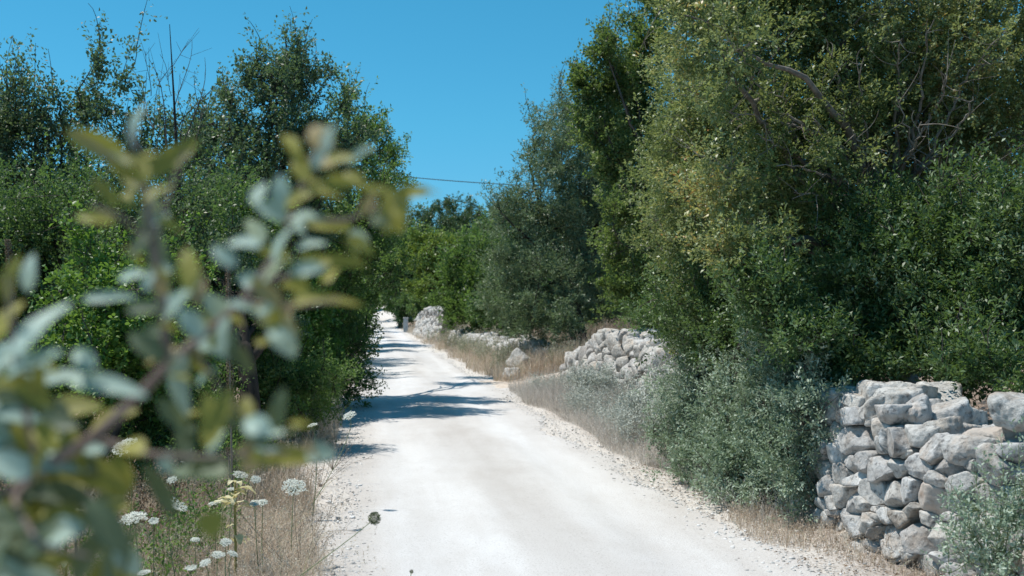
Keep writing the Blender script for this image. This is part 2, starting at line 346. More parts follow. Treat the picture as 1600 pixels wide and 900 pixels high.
# ------------------------------------------------------------------ ground and road
def grid(xs, ys, zf, name, mat, off=0.):
    X, Y = np.meshgrid(xs, ys); Z = zf(X, Y) + off
    V = np.stack([X, Y, Z], -1).reshape(-1, 3); nx, ny = len(xs), len(ys)
    i = (np.arange(ny - 1)[:, None] * nx + np.arange(nx - 1)[None]).reshape(-1)
    return mesh_np(name, V, np.stack([i, i + 1, i + nx + 1, i + nx], 1), mat, True)
def ground_mat():
    m, t, out = newmat('ground_soil'); g = node(t, 'ShaderNodeNewGeometry'); P = g.outputs['Position']
    sx = node(t, 'ShaderNodeSeparateXYZ'); t.links.new(P, sx.inputs[0])
    n1 = node(t, 'ShaderNodeTexNoise'); n1.inputs['Scale'].default_value = 1.6; n1.inputs['Detail'].default_value = 9; n1.inputs['Roughness'].default_value = .65; t.links.new(P, n1.inputs[0])
    n2 = node(t, 'ShaderNodeTexNoise'); n2.inputs['Scale'].default_value = 22; n2.inputs['Detail'].default_value = 8; n2.inputs['Roughness'].default_value = .75; t.links.new(P, n2.inputs[0])
    soil = ramp(t, n2.outputs[0], [(.3, (.13, .085, .06)), (.5, (.27, .20, .155)), (.7, (.42, .36, .30))])
    dust = ramp(t, n2.outputs[0], [(.28, (.32, .27, .23)), (.45, (.58, .53, .48)), (.6, (.72, .68, .64))])
    d = node(t, 'ShaderNodeMath', operation='SUBTRACT'); d.inputs[1].default_value = 1.17; t.links.new(sx.outputs[0], d.inputs[0])
    a = node(t, 'ShaderNodeMath', operation='ABSOLUTE'); t.links.new(d.outputs[0], a.inputs[0])
    w2 = node(t, 'ShaderNodeMath', operation='MULTIPLY_ADD'); w2.inputs[1].default_value = 1.5; t.links.new(n1.outputs[0], w2.inputs[0]); t.links.new(a.outputs[0], w2.inputs[2])
    mr = node(t, 'ShaderNodeMapRange'); mr.inputs['From Min'].default_value = 2.3; mr.inputs['From Max'].default_value = 3.3; t.links.new(w2.outputs[0], mr.inputs['Value'])
    mx = node(t, 'ShaderNodeMixRGB'); t.links.new(mr.outputs[0], mx.inputs[0]); t.links.new(dust, mx.inputs[1]); t.links.new(soil, mx.inputs[2])
    p = node(t, 'ShaderNodeBsdfPrincipled'); p.inputs['Roughness'].default_value = .95; p.inputs['Specular IOR Level'].default_value = .1
    t.links.new(mx.outputs[0], p.inputs['Base Color'])
    b = node(t, 'ShaderNodeBump'); b.inputs['Strength'].default_value = .8; b.inputs['Distance'].default_value = .03
    t.links.new(n2.outputs[0], b.inputs['Height']); t.links.new(b.outputs[0], p.inputs['Normal']); t.links.new(p.outputs[0], out.inputs[0]); return m
def road_mat():
    m, t, out = newmat('white_gravel'); g = node(t, 'ShaderNodeNewGeometry'); P = g.outputs['Position']
    def nz(s, sc=(1, 1, 1), det=8, ro=.7):
        mp = node(t, 'ShaderNodeMapping'); mp.inputs['Scale'].default_value = sc; t.links.new(P, mp.inputs[0])
        n = node(t, 'ShaderNodeTexNoise'); n.inputs['Scale'].default_value = s; n.inputs['Detail'].default_value = det; n.inputs['Roughness'].default_value = ro
        t.links.new(mp.outputs[0], n.inputs[0]); return n.outputs[0]
    track = nz(1.3, (1, .07, 1), 5, .5)
    grain = nz(90, (1, 1, 1), 6, .8)
    patch = nz(1.1, (1, .4, 1), 6)
    c1 = ramp(t, track, [(.36, (.60, .58, .565)), (.5, (.66, .645, .635)), (.62, (.72, .71, .705))])
    c2 = ramp(t, grain, [(.33, (.36, .34, .32)), (.41, (.84, .825, .81)), (.50, (1, 1, 1))])
    c3 = ramp(t, patch, [(.35, (.90, .885, .87)), (.55, (1, 1, 1))])
    m1 = node(t, 'ShaderNodeMixRGB', blend_type='MULTIPLY'); m1.inputs[0].default_value = 1; t.links.new(c1, m1.inputs[1]); t.links.new(c2, m1.inputs[2])
    m2 = node(t, 'ShaderNodeMixRGB', blend_type='MULTIPLY'); m2.inputs[0].default_value = 1; t.links.new(m1.outputs[0], m2.inputs[1]); t.links.new(c3, m2.inputs[2])
    sx = node(t, 'ShaderNodeSeparateXYZ'); t.links.new(P, sx.inputs[0])
    wob = node(t, 'ShaderNodeMath', operation='MULTIPLY_ADD'); wob.inputs[1].default_value = .5; t.links.new(nz(1.7, (1, .5, 1), 8), wob.inputs[0]); t.links.new(sx.outputs[0], wob.inputs[2])
    c4 = ramp(t, wob.outputs[0], [(0, (1, 1, 1)), (1, (1, 1, 1))])
    mrr = node(t, 'ShaderNodeMapRange'); mrr.inputs['From Min'].default_value = .0; mrr.inputs['From Max'].default_value = 3.; t.links.new(wob.outputs[0], mrr.inputs['Value'])
    c4 = ramp(t, mrr.outputs[0], [(.08, (.86, .83, .80)), (.17, (.99, .985, .98)), (.30, (1, 1, 1)), (.42, (.94, .925, .91)), (.50, (.89, .87, .85)), (.58, (.95, .935, .92)), (.68, (1, 1, 1)), (.80, (1, .995, .99)), (.92, (.87, .84, .81))])
    m3 = node(t, 'ShaderNodeMixRGB', blend_type='MULTIPLY'); m3.inputs[0].default_value = 1; t.links.new(m2.outputs[0], m3.inputs[1]); t.links.new(c4, m3.inputs[2]); m2 = m3
    p = node(t, 'ShaderNodeBsdfPrincipled'); p.inputs['Roughness'].default_value = .95; p.inputs['Specular IOR Level'].default_value = .1
    t.links.new(m2.outputs[0], p.inputs['Base Color'])
    b = node(t, 'ShaderNodeBump'); b.inputs['Strength'].default_value = .6; b.inputs['Distance'].default_value = .012
    t.links.new(grain, b.inputs['Height']); t.links.new(b.outputs[0], p.inputs['Normal']); t.links.new(p.outputs[0], out.inputs[0]); return m
xs = np.unique(np.concatenate([np.linspace(-900, -40, 22), np.linspace(-40, -9, 40), np.linspace(-9, 12, 211), np.linspace(12, 45, 40), np.linspace(45, 900, 22)]))
ys = np.unique(np.concatenate([np.linspace(-40, 0, 20), np.linspace(0, 30, 241), np.linspace(30, 200, 260), np.linspace(200, 1200, 30)]))
GM = ground_mat()
tag(grid(xs, ys, ground_z, 'ground', GM), kind='structure', label='dry reddish soil with pale dust beside the road')
rr = np.random.default_rng(5)
NE = NZ(11, 9, 1.6); NE2 = NZ(12, 9, 7.)
ry = np.concatenate([np.arange(-6, 40, .12), np.arange(40, 190, .5)])
V = []
nc = 44
for y in ry:
    e = np.array([[0, y, 0]])
    l = -1.36 + .12 * NE(e)[0] + .05 * NE2(e)[0] - .22 * sst(14, 5, y); r = 1.40 + .16 * NE(e + 9)[0] + .06 * NE2(e + 4)[0] + .45 * float(sst(28, 25, y) * sst(20, 23, y))
    u = np.linspace(0, 1, nc); x = roadx(y) + l + (r - l) * u
    xx = x - roadx(y)
    z = ground_z(x, np.full(nc, y)) + .03 * sst(1.15, .9, np.abs(xx)) + .022 * np.sin(np.pi * u)**.5 + .004
    z += -.022 * np.exp(-((xx + .72) / .24)**2) - .022 * np.exp(-((xx - .78) / .24)**2) + .006 * np.exp(-(xx / .25)**2)
    q = np.stack([x, np.full(nc, y), np.zeros(nc)], 1)
    z += .004 * NE2(q * 1.0) * np.sin(np.pi * u)
    z[0] -= .01; z[-1] -= .01
    V.append(np.stack([x, np.full(nc, y), z], 1))
V = np.concatenate(V); i = (np.arange(len(ry) - 1)[:, None] * nc + np.arange(nc - 1)[None]).reshape(-1)
tag(mesh_np('road', V, np.stack([i, i + 1, i + nc + 1, i + nc], 1), road_mat(), True), kind='structure', label='white limestone gravel lane with faint wheel tracks')
# pale sandy entrance on the right
def patch(name, cx, cy, rx, ry_, mat, seed, off=.006, slices=48):
    nzp = NZ(seed, 7, 2.); V = []; Fq = []
    for k in range(8):
        s = k / 7
        for a in range(slices):
            th = a / slices * 2 * np.pi; d = np.array([[math.cos(th), math.sin(th), 0.]]); rad = s * (1 + .18 * nzp(d * 2)[0])
            x = cx + rx * rad * d[0, 0]; y = cy + ry_ * rad * d[0, 1]
            V.append((x, y, float(ground_z(x, y)) + off * (1 - s**6 * 1.6)))
    for k in range(7):
        for a in range(slices):
            Fq.append((k * slices + a, k * slices + (a + 1) % slices, (k + 1) * slices + (a + 1) % slices, (k + 1) * slices + a))
    return mesh_np(name, np.array(V), np.array(Fq), mat, True)
sand = noise_mat('sandy_soil', [(.3, (.36, .27, .2)), (.5, (.56, .47, .39)), (.7, (.70, .64, .57))], 9, bump=.4, rough=.95, spec=.1)
tag(patch('path', 3.6, 24.4, 1.5, 1.9, sand, 3, .03), kind='structure', label='pale sandy opening in the verge')
# ------------------------------------------------------------------ stones
def ico(level):
    t = (1 + 5**.5) / 2
    v = [(-1, t, 0), (1, t, 0), (-1, -t, 0), (1, -t, 0), (0, -1, t), (0, 1, t), (0, -1, -t), (0, 1, -t), (t, 0, -1), (t, 0, 1), (-t, 0, -1), (-t, 0, 1)]
    f = [(0, 11, 5), (0, 5, 1), (0, 1, 7), (0, 7, 10), (0, 10, 11), (1, 5, 9), (5, 11, 4), (11, 10, 2), (10, 7, 6), (7, 1, 8), (3, 9, 4), (3, 4, 2), (3, 2, 6), (3, 6, 8), (3, 8, 9), (4, 9, 5), (2, 4, 11), (6, 2, 10), (8, 6, 7), (9, 8, 1)]
    v = [np.array(x) / np.linalg.norm(x) for x in v]
    for _ in range(level):
        c = {}; nf = []
        def mid(a, b):
            k = (min(a, b), max(a, b))
            if k not in c: m = v[a] + v[b]; v.append(m / np.linalg.norm(m)); c[k] = len(v) - 1
            return c[k]
        for a, b, d in f:
            x, y, z = mid(a, b), mid(b, d), mid(d, a); nf += [(a, x, z), (b, y, x), (d, z, y), (x, y, z)]
        f = nf
    return np.array(v), np.array(f)
ICO = {k: ico(k) for k in (1, 2, 3, 4)}
def stone_v(rng, planes, hs_, lvl=3, p=15, am=.024, cuts=9):
    D, Fs = ICO[lvl]; planes = np.array(planes, float); hs_ = np.array(hs_, float)
    q = np.clip(D @ planes.T, 0, None) / hs_
    p = p * rng.uniform(.8, 1.8); s = (q**p).sum(1)**(-1 / p)
    V = D * s[:, None]
    size = np.percentile(s, 60)
    for _ in range(cuts):      # knocked-off corners
        n = unit(rng.normal(size=3)); h = (V @ n).max() * rng.uniform(.74, .97)
        over = np.clip(V @ n - h, 0, None); V = V - np.outer(over * .9, n)
    nz1 = NZ(int(rng.integers(1e9)), 8, 2.2 / size); nz2 = NZ(int(rng.integers(1e9)), 8, 7. / size)
    nz3 = NZ(int(rng.integers(1e9)), 8, 16. / size)
    V = V * (1 + am * 1.5 * nz1(V) + am * .8 * nz2(V) + am * .45 * nz3(V))[:, None]
    return V, Fs
def voronoi(rng, u0, u1, w0, topf, size, stretch=1.35, relax=4):
    area = (u1 - u0) * (float(np.mean([topf(u) for u in np.linspace(u0, u1, 20)])) - w0)
    n = int(area / (size * size * stretch)) + 1
    pts = []
    while len(pts) < n:
        u = rng.uniform(u0, u1); h = rng.uniform(w0, 1.5)
        if h < topf(u): pts.append((u / stretch, h))
    pts = np.array(pts); rad = size * .5 * np.clip(rng.lognormal(0, .48, n), .35, 1.9)
    smp = np.stack([rng.uniform(u0, u1, 26000), rng.uniform(w0, 1.5, 26000)], 1)
    smp = smp[np.array([h < topf(u) for u, h in smp])]; smp[:, 0] /= stretch
    for _ in range(relax):
        own = np.concatenate([(((smp[k:k + 2000, None] - pts[None])**2).sum(-1) - rad[None]**2).argmin(1) for k in range(0, len(smp), 2000)])
        for i_ in range(n):
            q = smp[own == i_]
            if len(q) > 3: pts[i_] = q.mean(0)
    cells = []
    for i_ in range(n):
        d = pts - pts[i_]; dist = np.linalg.norm(d, axis=1); idx = np.argsort(dist)[1:13]
        pl, hh = [], []
        for j in idx:
            nv = d[j] / dist[j]; h = dist[j] / 2 + (rad[i_]**2 - rad[j]**2) / (2 * dist[j])
            h = max(h, .22 * dist[j]); pl.append((nv[0] / stretch, nv[1])); hh.append(h * 1.01)
        cells.append((pts[i_][0] * stretch, pts[i_][1], pl, hh, rad[i_]))
    return cells
def build_wall(name, label, base, topf, seed, size, thick, lean, lvl=3, maxpart=100, depthscore=None, stretch=1.5):
    """base: polyline of the foot of the face, near end first; face looks to its left-hand side (the road)"""
    rng = np.random.default_rng(seed); base = np.array(base, float)
    seg = np.linalg.norm(np.diff(base, axis=0), axis=1); cum = np.concatenate([[0], np.cumsum(seg)]); LEN = cum[-1]
    def frame(u):
        u_ = min(max(u, 0), LEN - 1e-4); x = np.interp(u_, cum, base[:, 0]); y = np.interp(u_, cum, base[:, 1])
        x2 = np.interp(min(u_ + .3, LEN), cum, base[:, 0]); y2 = np.interp(min(u_ + .3, LEN), cum, base[:, 1])
        x1 = np.interp(max(u_ - .3, 0), cum, base[:, 0]); y1 = np.interp(max(u_ - .3, 0), cum, base[:, 1])
        t = np.array([x2 - x1, y2 - y1, 0]); t /= np.linalg.norm(t); nrm = np.array([-t[1], t[0], 0])
        return np.array([x, y, float(ground_z(x, y))]), t, nrm
    root = thing(name, frame(0)[0], label, 'wall')
    stones = []
    for (u, h, pl, hh, rd) in voronoi(rng, 0, LEN, -.12, topf, size, stretch):
        o, t, nrm = frame(u)
        planes = [(a, 0, b) for a, b in pl] + [(0, 1, 0), (0, -1, 0)]
        top = topf(u); hh = list(hh)
        planes += [(0, 0, 1)]; hh += [rng.uniform(.10, .15), rng.uniform(.18, .26), max(.05, top - h + .05)]
        for _ in range(3):
            nn = unit(np.array([rng.normal() * .6, 1, rng.normal() * .6])); planes.append(tuple(nn)); hh.append(rng.uniform(.07, .13))
        V, Fs = stone_v(rng, planes, hh, lvl)
        rz = rng.normal() * .05; V = V @ np.array([[math.cos(rz), 0, math.sin(rz)], [0, 1, 0], [-math.sin(rz), 0, math.cos(rz)]])
        c = o + t * 0 + np.array([0, 0, h]) - nrm * (.04 + lean * h / 1.1 + rng.uniform(-.035, .04))
        W = np.outer(V[:, 0], t) + np.outer(V[:, 1], nrm) + np.outer(V[:, 2], [0, 0, 1])
        stones.append((c, W, Fs, rd, rng.uniform(0, 1), h > .05))
    # capping stones laid across the top
    uu = 0.
    while uu < LEN:
        for v0 in np.arange(.10, thick, .22):
            o, t, nrm = frame(uu + rng.uniform(-.06, .06)); sx, sy, sz = rng.uniform(.09, .19), rng.uniform(.1, .17), rng.uniform(.06, .12)
            V, Fs = stone_v(rng, np.concatenate([np.eye(3), -np.eye(3)]), [sx, sy, sz, sx, sy, sz], lvl, 6, .05, 7)
            e = Euler((rng.normal() * .25, rng.normal() * .25, rng.uniform(0, 6.28))).to_matrix(); V = V @ np.array(e).T
            tp = topf(uu); c = o + np.array([0, 0, tp + rng.uniform(-.07, .04)]) - nrm * (v0 + lean + rng.uniform(-.04, .04))
            W = np.outer(V[:, 0], t) + np.outer(V[:, 1], nrm) + np.outer(V[:, 2], [0, 0, 1])
            stones.append((c, W, Fs, .5 * (sx + sy), rng.uniform(0, 1), True))
        uu += rng.uniform(.17, .3)
    camp = np.array([0, 0, 1.6])
    sc = np.array([(s[3] / np.linalg.norm(s[0] - camp)) * (1 if s[5] else .2) * (depthscore(s[0]) if depthscore else 1) for s in stones])
    order = np.argsort(-sc); parts = set(order[:maxpart - 5].tolist())
    rest = []; rt = []
    for k, s in enumerate(stones):
        mt = stone_rust if s[4] > .93 else stone_m
        if k in parts:
            o = mesh_np('stone', s[1], s[2], mt, True, np.full(len(s[2]), s[4]))
            o.parent = root; o.location = Vector(s[0]) - root.location
            if mt is stone_rust: o['label'] = 'rusty brown limestone in the wall'
        else: rest.append((s[1] + s[0], s[2])); rt.append(np.full(len(s[2]), s[4]))
    if rest:
        v, f = cat(rest); o = mesh_np('rubble', v, f, stone_m, True, np.concatenate(rt), parent=root); o['kind'] = 'stuff'
    # earth and rubble core, coloured dark to paint shade in the gaps
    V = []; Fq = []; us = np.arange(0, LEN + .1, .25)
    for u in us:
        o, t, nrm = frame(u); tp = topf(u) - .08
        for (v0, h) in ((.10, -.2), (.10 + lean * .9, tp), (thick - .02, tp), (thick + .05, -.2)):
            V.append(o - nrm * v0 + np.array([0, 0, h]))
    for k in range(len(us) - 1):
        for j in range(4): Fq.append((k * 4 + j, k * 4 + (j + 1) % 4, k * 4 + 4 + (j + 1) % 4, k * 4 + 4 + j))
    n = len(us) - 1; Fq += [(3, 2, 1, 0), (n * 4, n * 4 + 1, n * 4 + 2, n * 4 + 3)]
    mesh_np('gap_shade_core', np.array(V), np.array(Fq), core_m, parent=root)
    return root
build_wall('dry_stone_wall', 'near dry stone wall of grey limestone at right, under the overhanging tree', [(4.55, 4.2), (4.0, 5.2), (3.55, 6.3), (3.27, 7.2), (3.2, 8.3), (3.4, 9.6), (3.7, 11.5), (3.95, 13.2)],
           lambda u: .84 + .08 * float(sst(3.4, 4.6, u)) + .04 * math.sin(u * 2.1) + .03 * math.sin(u * 6), 21, .112, .62, .2, 4, 100, lambda p: 1.0 if p[1] < 9.6 and p[1] > 5.2 else .1)
build_wall('dry_stone_wall', 'half fallen pale stone wall between the grey shrub and the sandy opening', [(4.0, 14.2), (4.1, 16), (4.05, 19), (3.95, 21.5), (4.05, 24)],
           lambda u: 1.02 + .07 * math.sin(u * 1.3 + 1) + .05 * math.sin(u * 4.1) - .52 * float(sst(6.2, 9.9, u)), 22, .20, .6, .3, 2, 100)
build_wall('dry_stone_wall', 'low overgrown stone wall running on beyond the sandy opening', [(4.0, 28.5), (3.7, 32), (3.55, 40), (3.45, 50)],
           lambda u: .58 + .08 * math.sin(u * .8) + .05 * math.sin(u * 3), 23, .26, .5, .2, 1, 60)
build_wall('dry_stone_wall', 'pale tall stone wall end above the far right bank', [(3.4, 57), (3.2, 60), (2.95, 66), (2.9, 76)],
           lambda u: 1.62 + .08 * math.sin(u * .9) - .4 * float(sst(9, 19, u)), 24, .30, .6, .35, 1, 60)
# loose boulders
def boulder(label, px, py, Y, s, seed, mt=stone_m, group=None, name='boulder', catg='stone'):
    rng = np.random.default_rng(seed); c = at(px, py, Y); s = np.array(s)
    V, Fs = stone_v(rng, np.concatenate([np.eye(3), -np.eye(3)]), np.tile(s, 2), 4 if s.max() > .1 else 2, 5, .05, 9)
    e = Euler(rng.normal(size=3) * .4).to_matrix(); V = V @ np.array(e).T
    gz = float(ground_z(c[0], c[1])); zmin = V[:, 2].min()
    loc = (c[0], c[1], gz - zmin - .25 * (-zmin))
    o = mesh_np(name, V, Fs, mt, True, np.full(len(Fs), rng.uniform(.3, .8))); o.location = loc
    return tag(o, label, catg, group)
boulder('pale angular boulder in the weeds beside the sandy opening', 812, 560, 27, (.25, .2, .24), 31)
boulder('smaller pale stone at the foot of the angular boulder', 800, 590, 26, (.2, .16, .12), 32)
boulder('round grey stone at the foot of the grey shrub, left of the near wall', 1225, 800, 8.9, (.12, .12, .12), 33, group='stones at the foot of the wall')
boulder('flat pale stone lying among the low silvery shrubs', 1045, 690, 13.3, (.15, .13, .09), 34)
boulder('squared grey stone topping the near wall at the right frame edge', 1585, 640, 6.3, (.14, .13, .09), 35).location.z = float(ground_z(4.05, 6.3)) + .97
# gravel scattered over and beside the road
def pebbles(name, label, n, f, smin, smax, seed, mt):
    rng = np.random.default_rng(seed); D, Fs = ICO[1]; X, Y = f(rng, n); n = len(X)
    s = rng.uniform(smin, smax, n) * rng.lognormal(0, .4, n)
    sc = rng.uniform(.6, 1.2, (n, 1, 3)) * s[:, None, None] * np.array([1, 1, .6])
    V = D[None] * sc * (1 + .25 * rng.uniform(-1, 1, (n, len(D), 1)))
    V += np.stack([X, Y, ground_z(X, Y) + .012 + s * .2], 1)[:, None]
    Fa = (Fs[None] + (np.arange(n) * len(D))[:, None, None]).reshape(-1, 3)
    return tag(mesh_np(name, V.reshape(-1, 3), Fa, mt, True, np.repeat(rng.uniform(0, 1, n), len(Fs))), label, 'gravel', kind='stuff')
def edge_f(rng, n):
    Y = 5 + 45 * rng.uniform(0, 1, n)**2; side = np.where(rng.uniform(0, 1, n) < .5, -1, 1)
    X = 1.17 + side * (1.42 + rng.exponential(.28, n) * 1.0 - .2); return X, Y
def mid_f(rng, n):
    Y = 5 + 22 * rng.uniform(0, 1, n)**1.8; X = 1.17 + rng.choice([-.05, 1.25, -1.2], n, p=[.45, .3, .25]) + rng.normal(size=n) * .28; return X, Y
peb = noise_mat('pale_pebbles', [(.3, (.50, .48, .45)), (.7, (.72, .70, .68))], 30, use_tint=True, rough=.95, spec=.1)
peb2 = noise_mat('grey_grit', [(.3, (.30, .28, .26)), (.7, (.58, .55, .52))], 30, use_tint=True, rough=.95, spec=.1)
pebbles('gravel', 'loose pale gravel gathered along both edges of the lane', 8000, edge_f, .004, .009, 41, peb)
pebbles('road_pebbles', 'tiny pebbles lying on the white lane', 9000, mid_f, .003, .008, 42, peb2)
# ------------------------------------------------------------------ grass and weeds (stuff)
def blades(name, label, X, Y, h, wd, mat, seed, lean=.85, category='grass', tshift=0., seeds=True):
    rng = np.random.default_rng(seed); n = len(X); h = np.broadcast_to(h, (n,)) * rng.uniform(.45, 1.15, n)
    B = np.stack([X, Y, ground_z(X, Y) - .01], 1); a = rng.uniform(0, 6.28, n); ln = rng.uniform(.05, 1, n) * lean
    d = np.stack([np.cos(a), np.sin(a), np.zeros(n)], 1); b2 = a + rng.normal(size=n) * 1.2; s = np.stack([-np.sin(b2), np.cos(b2), np.zeros(n)], 1)
    wd_ = wd * rng.uniform(.6, 1.3, n); K = 4; rows = []
    for k in range(K + 1):
        t = k / K; p = B + np.array([0, 0, 1]) * (h * (t - .25 * ln * t * t))[:, None] + d * (h * ln * t**1.8)[:, None]
        ww = (wd_ * (1 - t**2 * .85))[:, None]; rows += [p + s * ww / 2, p - s * ww / 2]
    V = np.stack(rows, 1).reshape(-1, 3); b = (np.arange(n) * (2 * K + 2))[:, None]
    Fq = np.concatenate([b + np.array([2 * k, 2 * k + 1, 2 * k + 3, 2 * k + 2]) for k in range(K)], 0)
    ti = np.clip(rng.normal(.5 + tshift, .24, n), 0, 1); T = np.tile(ti, K)
    if seeds:   # seed ears and bracts near the tip of some stems
        idx = np.where(rng.uniform(0, 1, n) < .35)[0]; m = 7
        tip = B + np.array([0, 0, 1]) * (h * (1 - .25 * ln))[:, None] + d * (h * ln)[:, None]
        P = np.repeat(tip[idx], m, 0); off = rng.uniform(-.06, .01, len(P)); P = P + np.array([0, 0, 1]) * off[:, None] + rng.normal(size=P.shape) * .006
        D = unit(rng.normal(size=P.shape) * .6 + np.array([0, 0, .8])); N = unit(np.cross(D, rng.normal(size=P.shape)))
        v2, f2 = leaves4(P, D, N, rng.uniform(.008, .02, len(P)), rng.uniform(.003, .007, len(P)))
        Fq = np.concatenate([Fq, f2 + len(V)]); V = np.concatenate([V, v2]); T = np.concatenate([T, np.clip(np.repeat(ti[idx], m) + .15, 0, .9)])
    o = mesh_np(name, V, Fq, mat, False, T); return tag(o, label, category, kind='stuff')
def clumped(rng, n, xf, y0, y1, ypow=1., fr=1.2, th=-.2):
    nz = NZ(int(rng.integers(1e6)), 8, fr); X, Y = [], []
    tot = 0
    while tot < n:
        y = y0 + (y1 - y0) * rng.uniform(0, 1, n)**ypow; a, b = xf(y); x = a + (b - a) * rng.uniform(0, 1, n)
        ok = nz(np.stack([x, y, 0 * x], 1)) > th; X.append(x[ok]); Y.append(y[ok]); tot += ok.sum()
    return np.concatenate(X)[:n], np.concatenate(Y)[:n]
rg = np.random.default_rng(50)
EN = NZ(71, 7, 1.4)
def righted(y): return roadx(y) + 1.62 + .15 * EN(np.stack([5 + 0 * y, y, 0 * y], 1))
def nogap(X, Y, n=None):
    ok = ~((Y > 22.7) & (Y < 25.6) & (X < 4.2) & (np.random.default_rng(1).uniform(0, 1, len(X)) < .93)); ok &= ~((Y < 11.5) & (np.random.default_rng(2).uniform(0, 1, len(X)) < .82)); return X[ok], Y[ok]
def lefted(y): return roadx(y) - 1.55 - .18 + .22 * EN(np.stack([0 * y, y, 0 * y], 1)) - .02 * sst(9.5, 7, y)
X, Y = clumped(rg, 30000, lambda y: (-4.6 + 0 * y, lefted(y)), 3.0, 15, 1.2, 1.3, -.5)
hh = .38 * (.4 + .6 * sst(0, .9, lefted(Y) - X))
blades('dry_grass', 'tall dry straw coloured grass on the left verge', X, Y, hh, .0035, grass_m, 51)
X, Y = clumped(rg, 64000, lambda y: (-4.4 + 0 * y, lefted(y) + .05), 4.5, 14, 1.2, 1.6, -.6)
blades('dry_straw', 'tangled bleached straw and fine dry stems lying on the left verge', X, Y, .26, .003, grass_m, 57, lean=1.9, tshift=.1)
X, Y = nogap(*clumped(rg, 20000, lambda y: (righted(y), righted(y) + 1.1), 8, 22.5, 1., 1.4, -.5))
blades('dry_straw', 'tangled bleached straw at the foot of the grey shrub and walls', X, Y, .22, .003, grass_grey, 58, lean=1.9, tshift=.1)
X, Y = clumped(rg, 14000, lambda y: (-1.6 + 0 * y, lefted(y) + .1), 9, 60, 1.5, 1., -.4)
blades('verge_grass', 'thin dry grass edging the lane below the left trees', X, Y, .38, .006, grass_m, 52)
X, Y = nogap(*clumped(rg, 17000, lambda y: (righted(y), righted(y) + 1.0 + .3 * sst(10, 20, y)), 8, 22.5, 1., 1.4, -.5))
blades('dry_grass', 'grey brown dry grass between the lane and the right hand wall', X, Y, .30 + .16 * sst(0, .7, X - righted(Y)), .004, grass_grey, 53, tshift=.05)
X, Y = nogap(*clumped(rg, 22000, lambda y: (righted(y), righted(y) + 3.2), 25.5, 95, 1.8, .8, -.6))
blades('dry_grass', 'bleached dry grass on the right bank beyond the sandy opening', X, Y, .35 + .35 * sst(0, 1.2, X - righted(Y)), .009, grass_m, 54, tshift=.08)
X, Y = clumped(rg, 3500, lambda y: (righted(y) - .1, 3.6 + 0 * y), 5.2, 8.6, 1., 2., -.1)
blades('dry_grass', 'short sparse dry stems at the foot of the near wall', X, Y, .14, .003, grass_m, 55)
X, Y = clumped(rg, 12000, lambda y: (4.6 + 0 * y, 8.5 + 0 * y), 17, 36, 1.2, 1., -.5)
blades('tall_dry_grass', 'tall brown dry grass under the olive tree behind the wall', X, Y, .95, .009, grass_m, 56, tshift=-.12)
def weeds(name, label, X, Y, hgt, mat, seed, L=.03, W=.012, nl=12, clen=.14, tshift=0.):
    rng = np.random.default_rng(seed); n = len(X); g = ground_z(X, Y); k = 3
    hh = np.broadcast_to(hgt, (n,)) * rng.uniform(.5, 1.1, n)
    tops = np.stack([X + rng.normal(size=n) * .06, Y + rng.normal(size=n) * .06, g + hh], 1); B = np.stack([X, Y, g - .01], 1)
    C = np.concatenate([B + (tops - B) * t for t in (.45, .75, 1.)]); A = unit(np.tile(tops - B, (3, 1)) + rng.normal(size=(3 * n, 3)) * .2)
    ct = np.clip(rng.normal(.5 + tshift, .22, 3 * n), 0, 1)
    V, Fc, ti = spray(rng, C, A, nl, clen, L, W, .4, .9, ct)
    v2, f2 = sticks(B, tops, .0025, .0015); Fs = np.concatenate([Fc, f2 + len(V)]); V = np.concatenate([V, v2]); ti = np.concatenate([ti, np.full(len(f2), .5)])
    return tag(mesh_np(name, V, Fs, mat, False, ti), label, 'weeds', kind='stuff')
X, Y = nogap(*clumped(rg, 1500, lambda y: (righted(y) + .3, righted(y) + 3.0), 26, 60, 1.5, .9, -.1))
weeds('weeds', 'grey green weeds on the bank beyond the sandy opening', X, Y, .6, weed_m, 61, .05, .02)
X, Y = clumped(rg, 700, lambda y: (-4. + 0 * y, -1.0 + 0 * y), 8, 15, 1., 1.5, .0)
weeds('weeds', 'low green undergrowth below the left trees', X, Y, .5, LM['green'], 62, .035, .018, 14)
X, Y = clumped(rg, 1100, lambda y: (righted(y) + .15, 4.1 + 0 * y), 12.5, 22.5, 1., 1.5, -.2)
weeds('weeds', 'pale thistly weeds in front of the half fallen wall', X, Y, .36, LM['silver'], 63, .03, .01, 12)
X, Y = clumped(rg, 900, lambda y: (-3.6 + 0 * y, -1.4 + 0 * y), 6, 10, 1., 2., .0)
weeds('dry_leaves', 'reddish brown dried weeds under the foreground branch', X, Y, .45, litter_m, 64, .03, .014, 10, tshift=.15)
X, Y = clumped(rg, 240, lambda y: (-3.2 + 0 * y, -.95 + 0 * y), 6.2, 9.5, 1., 1.8, .1)
weeds('weeds', 'green leafy weeds growing through the straw among the white flowers', X, Y, .36, LM['green'], 67, .032, .013, 12, tshift=.15)
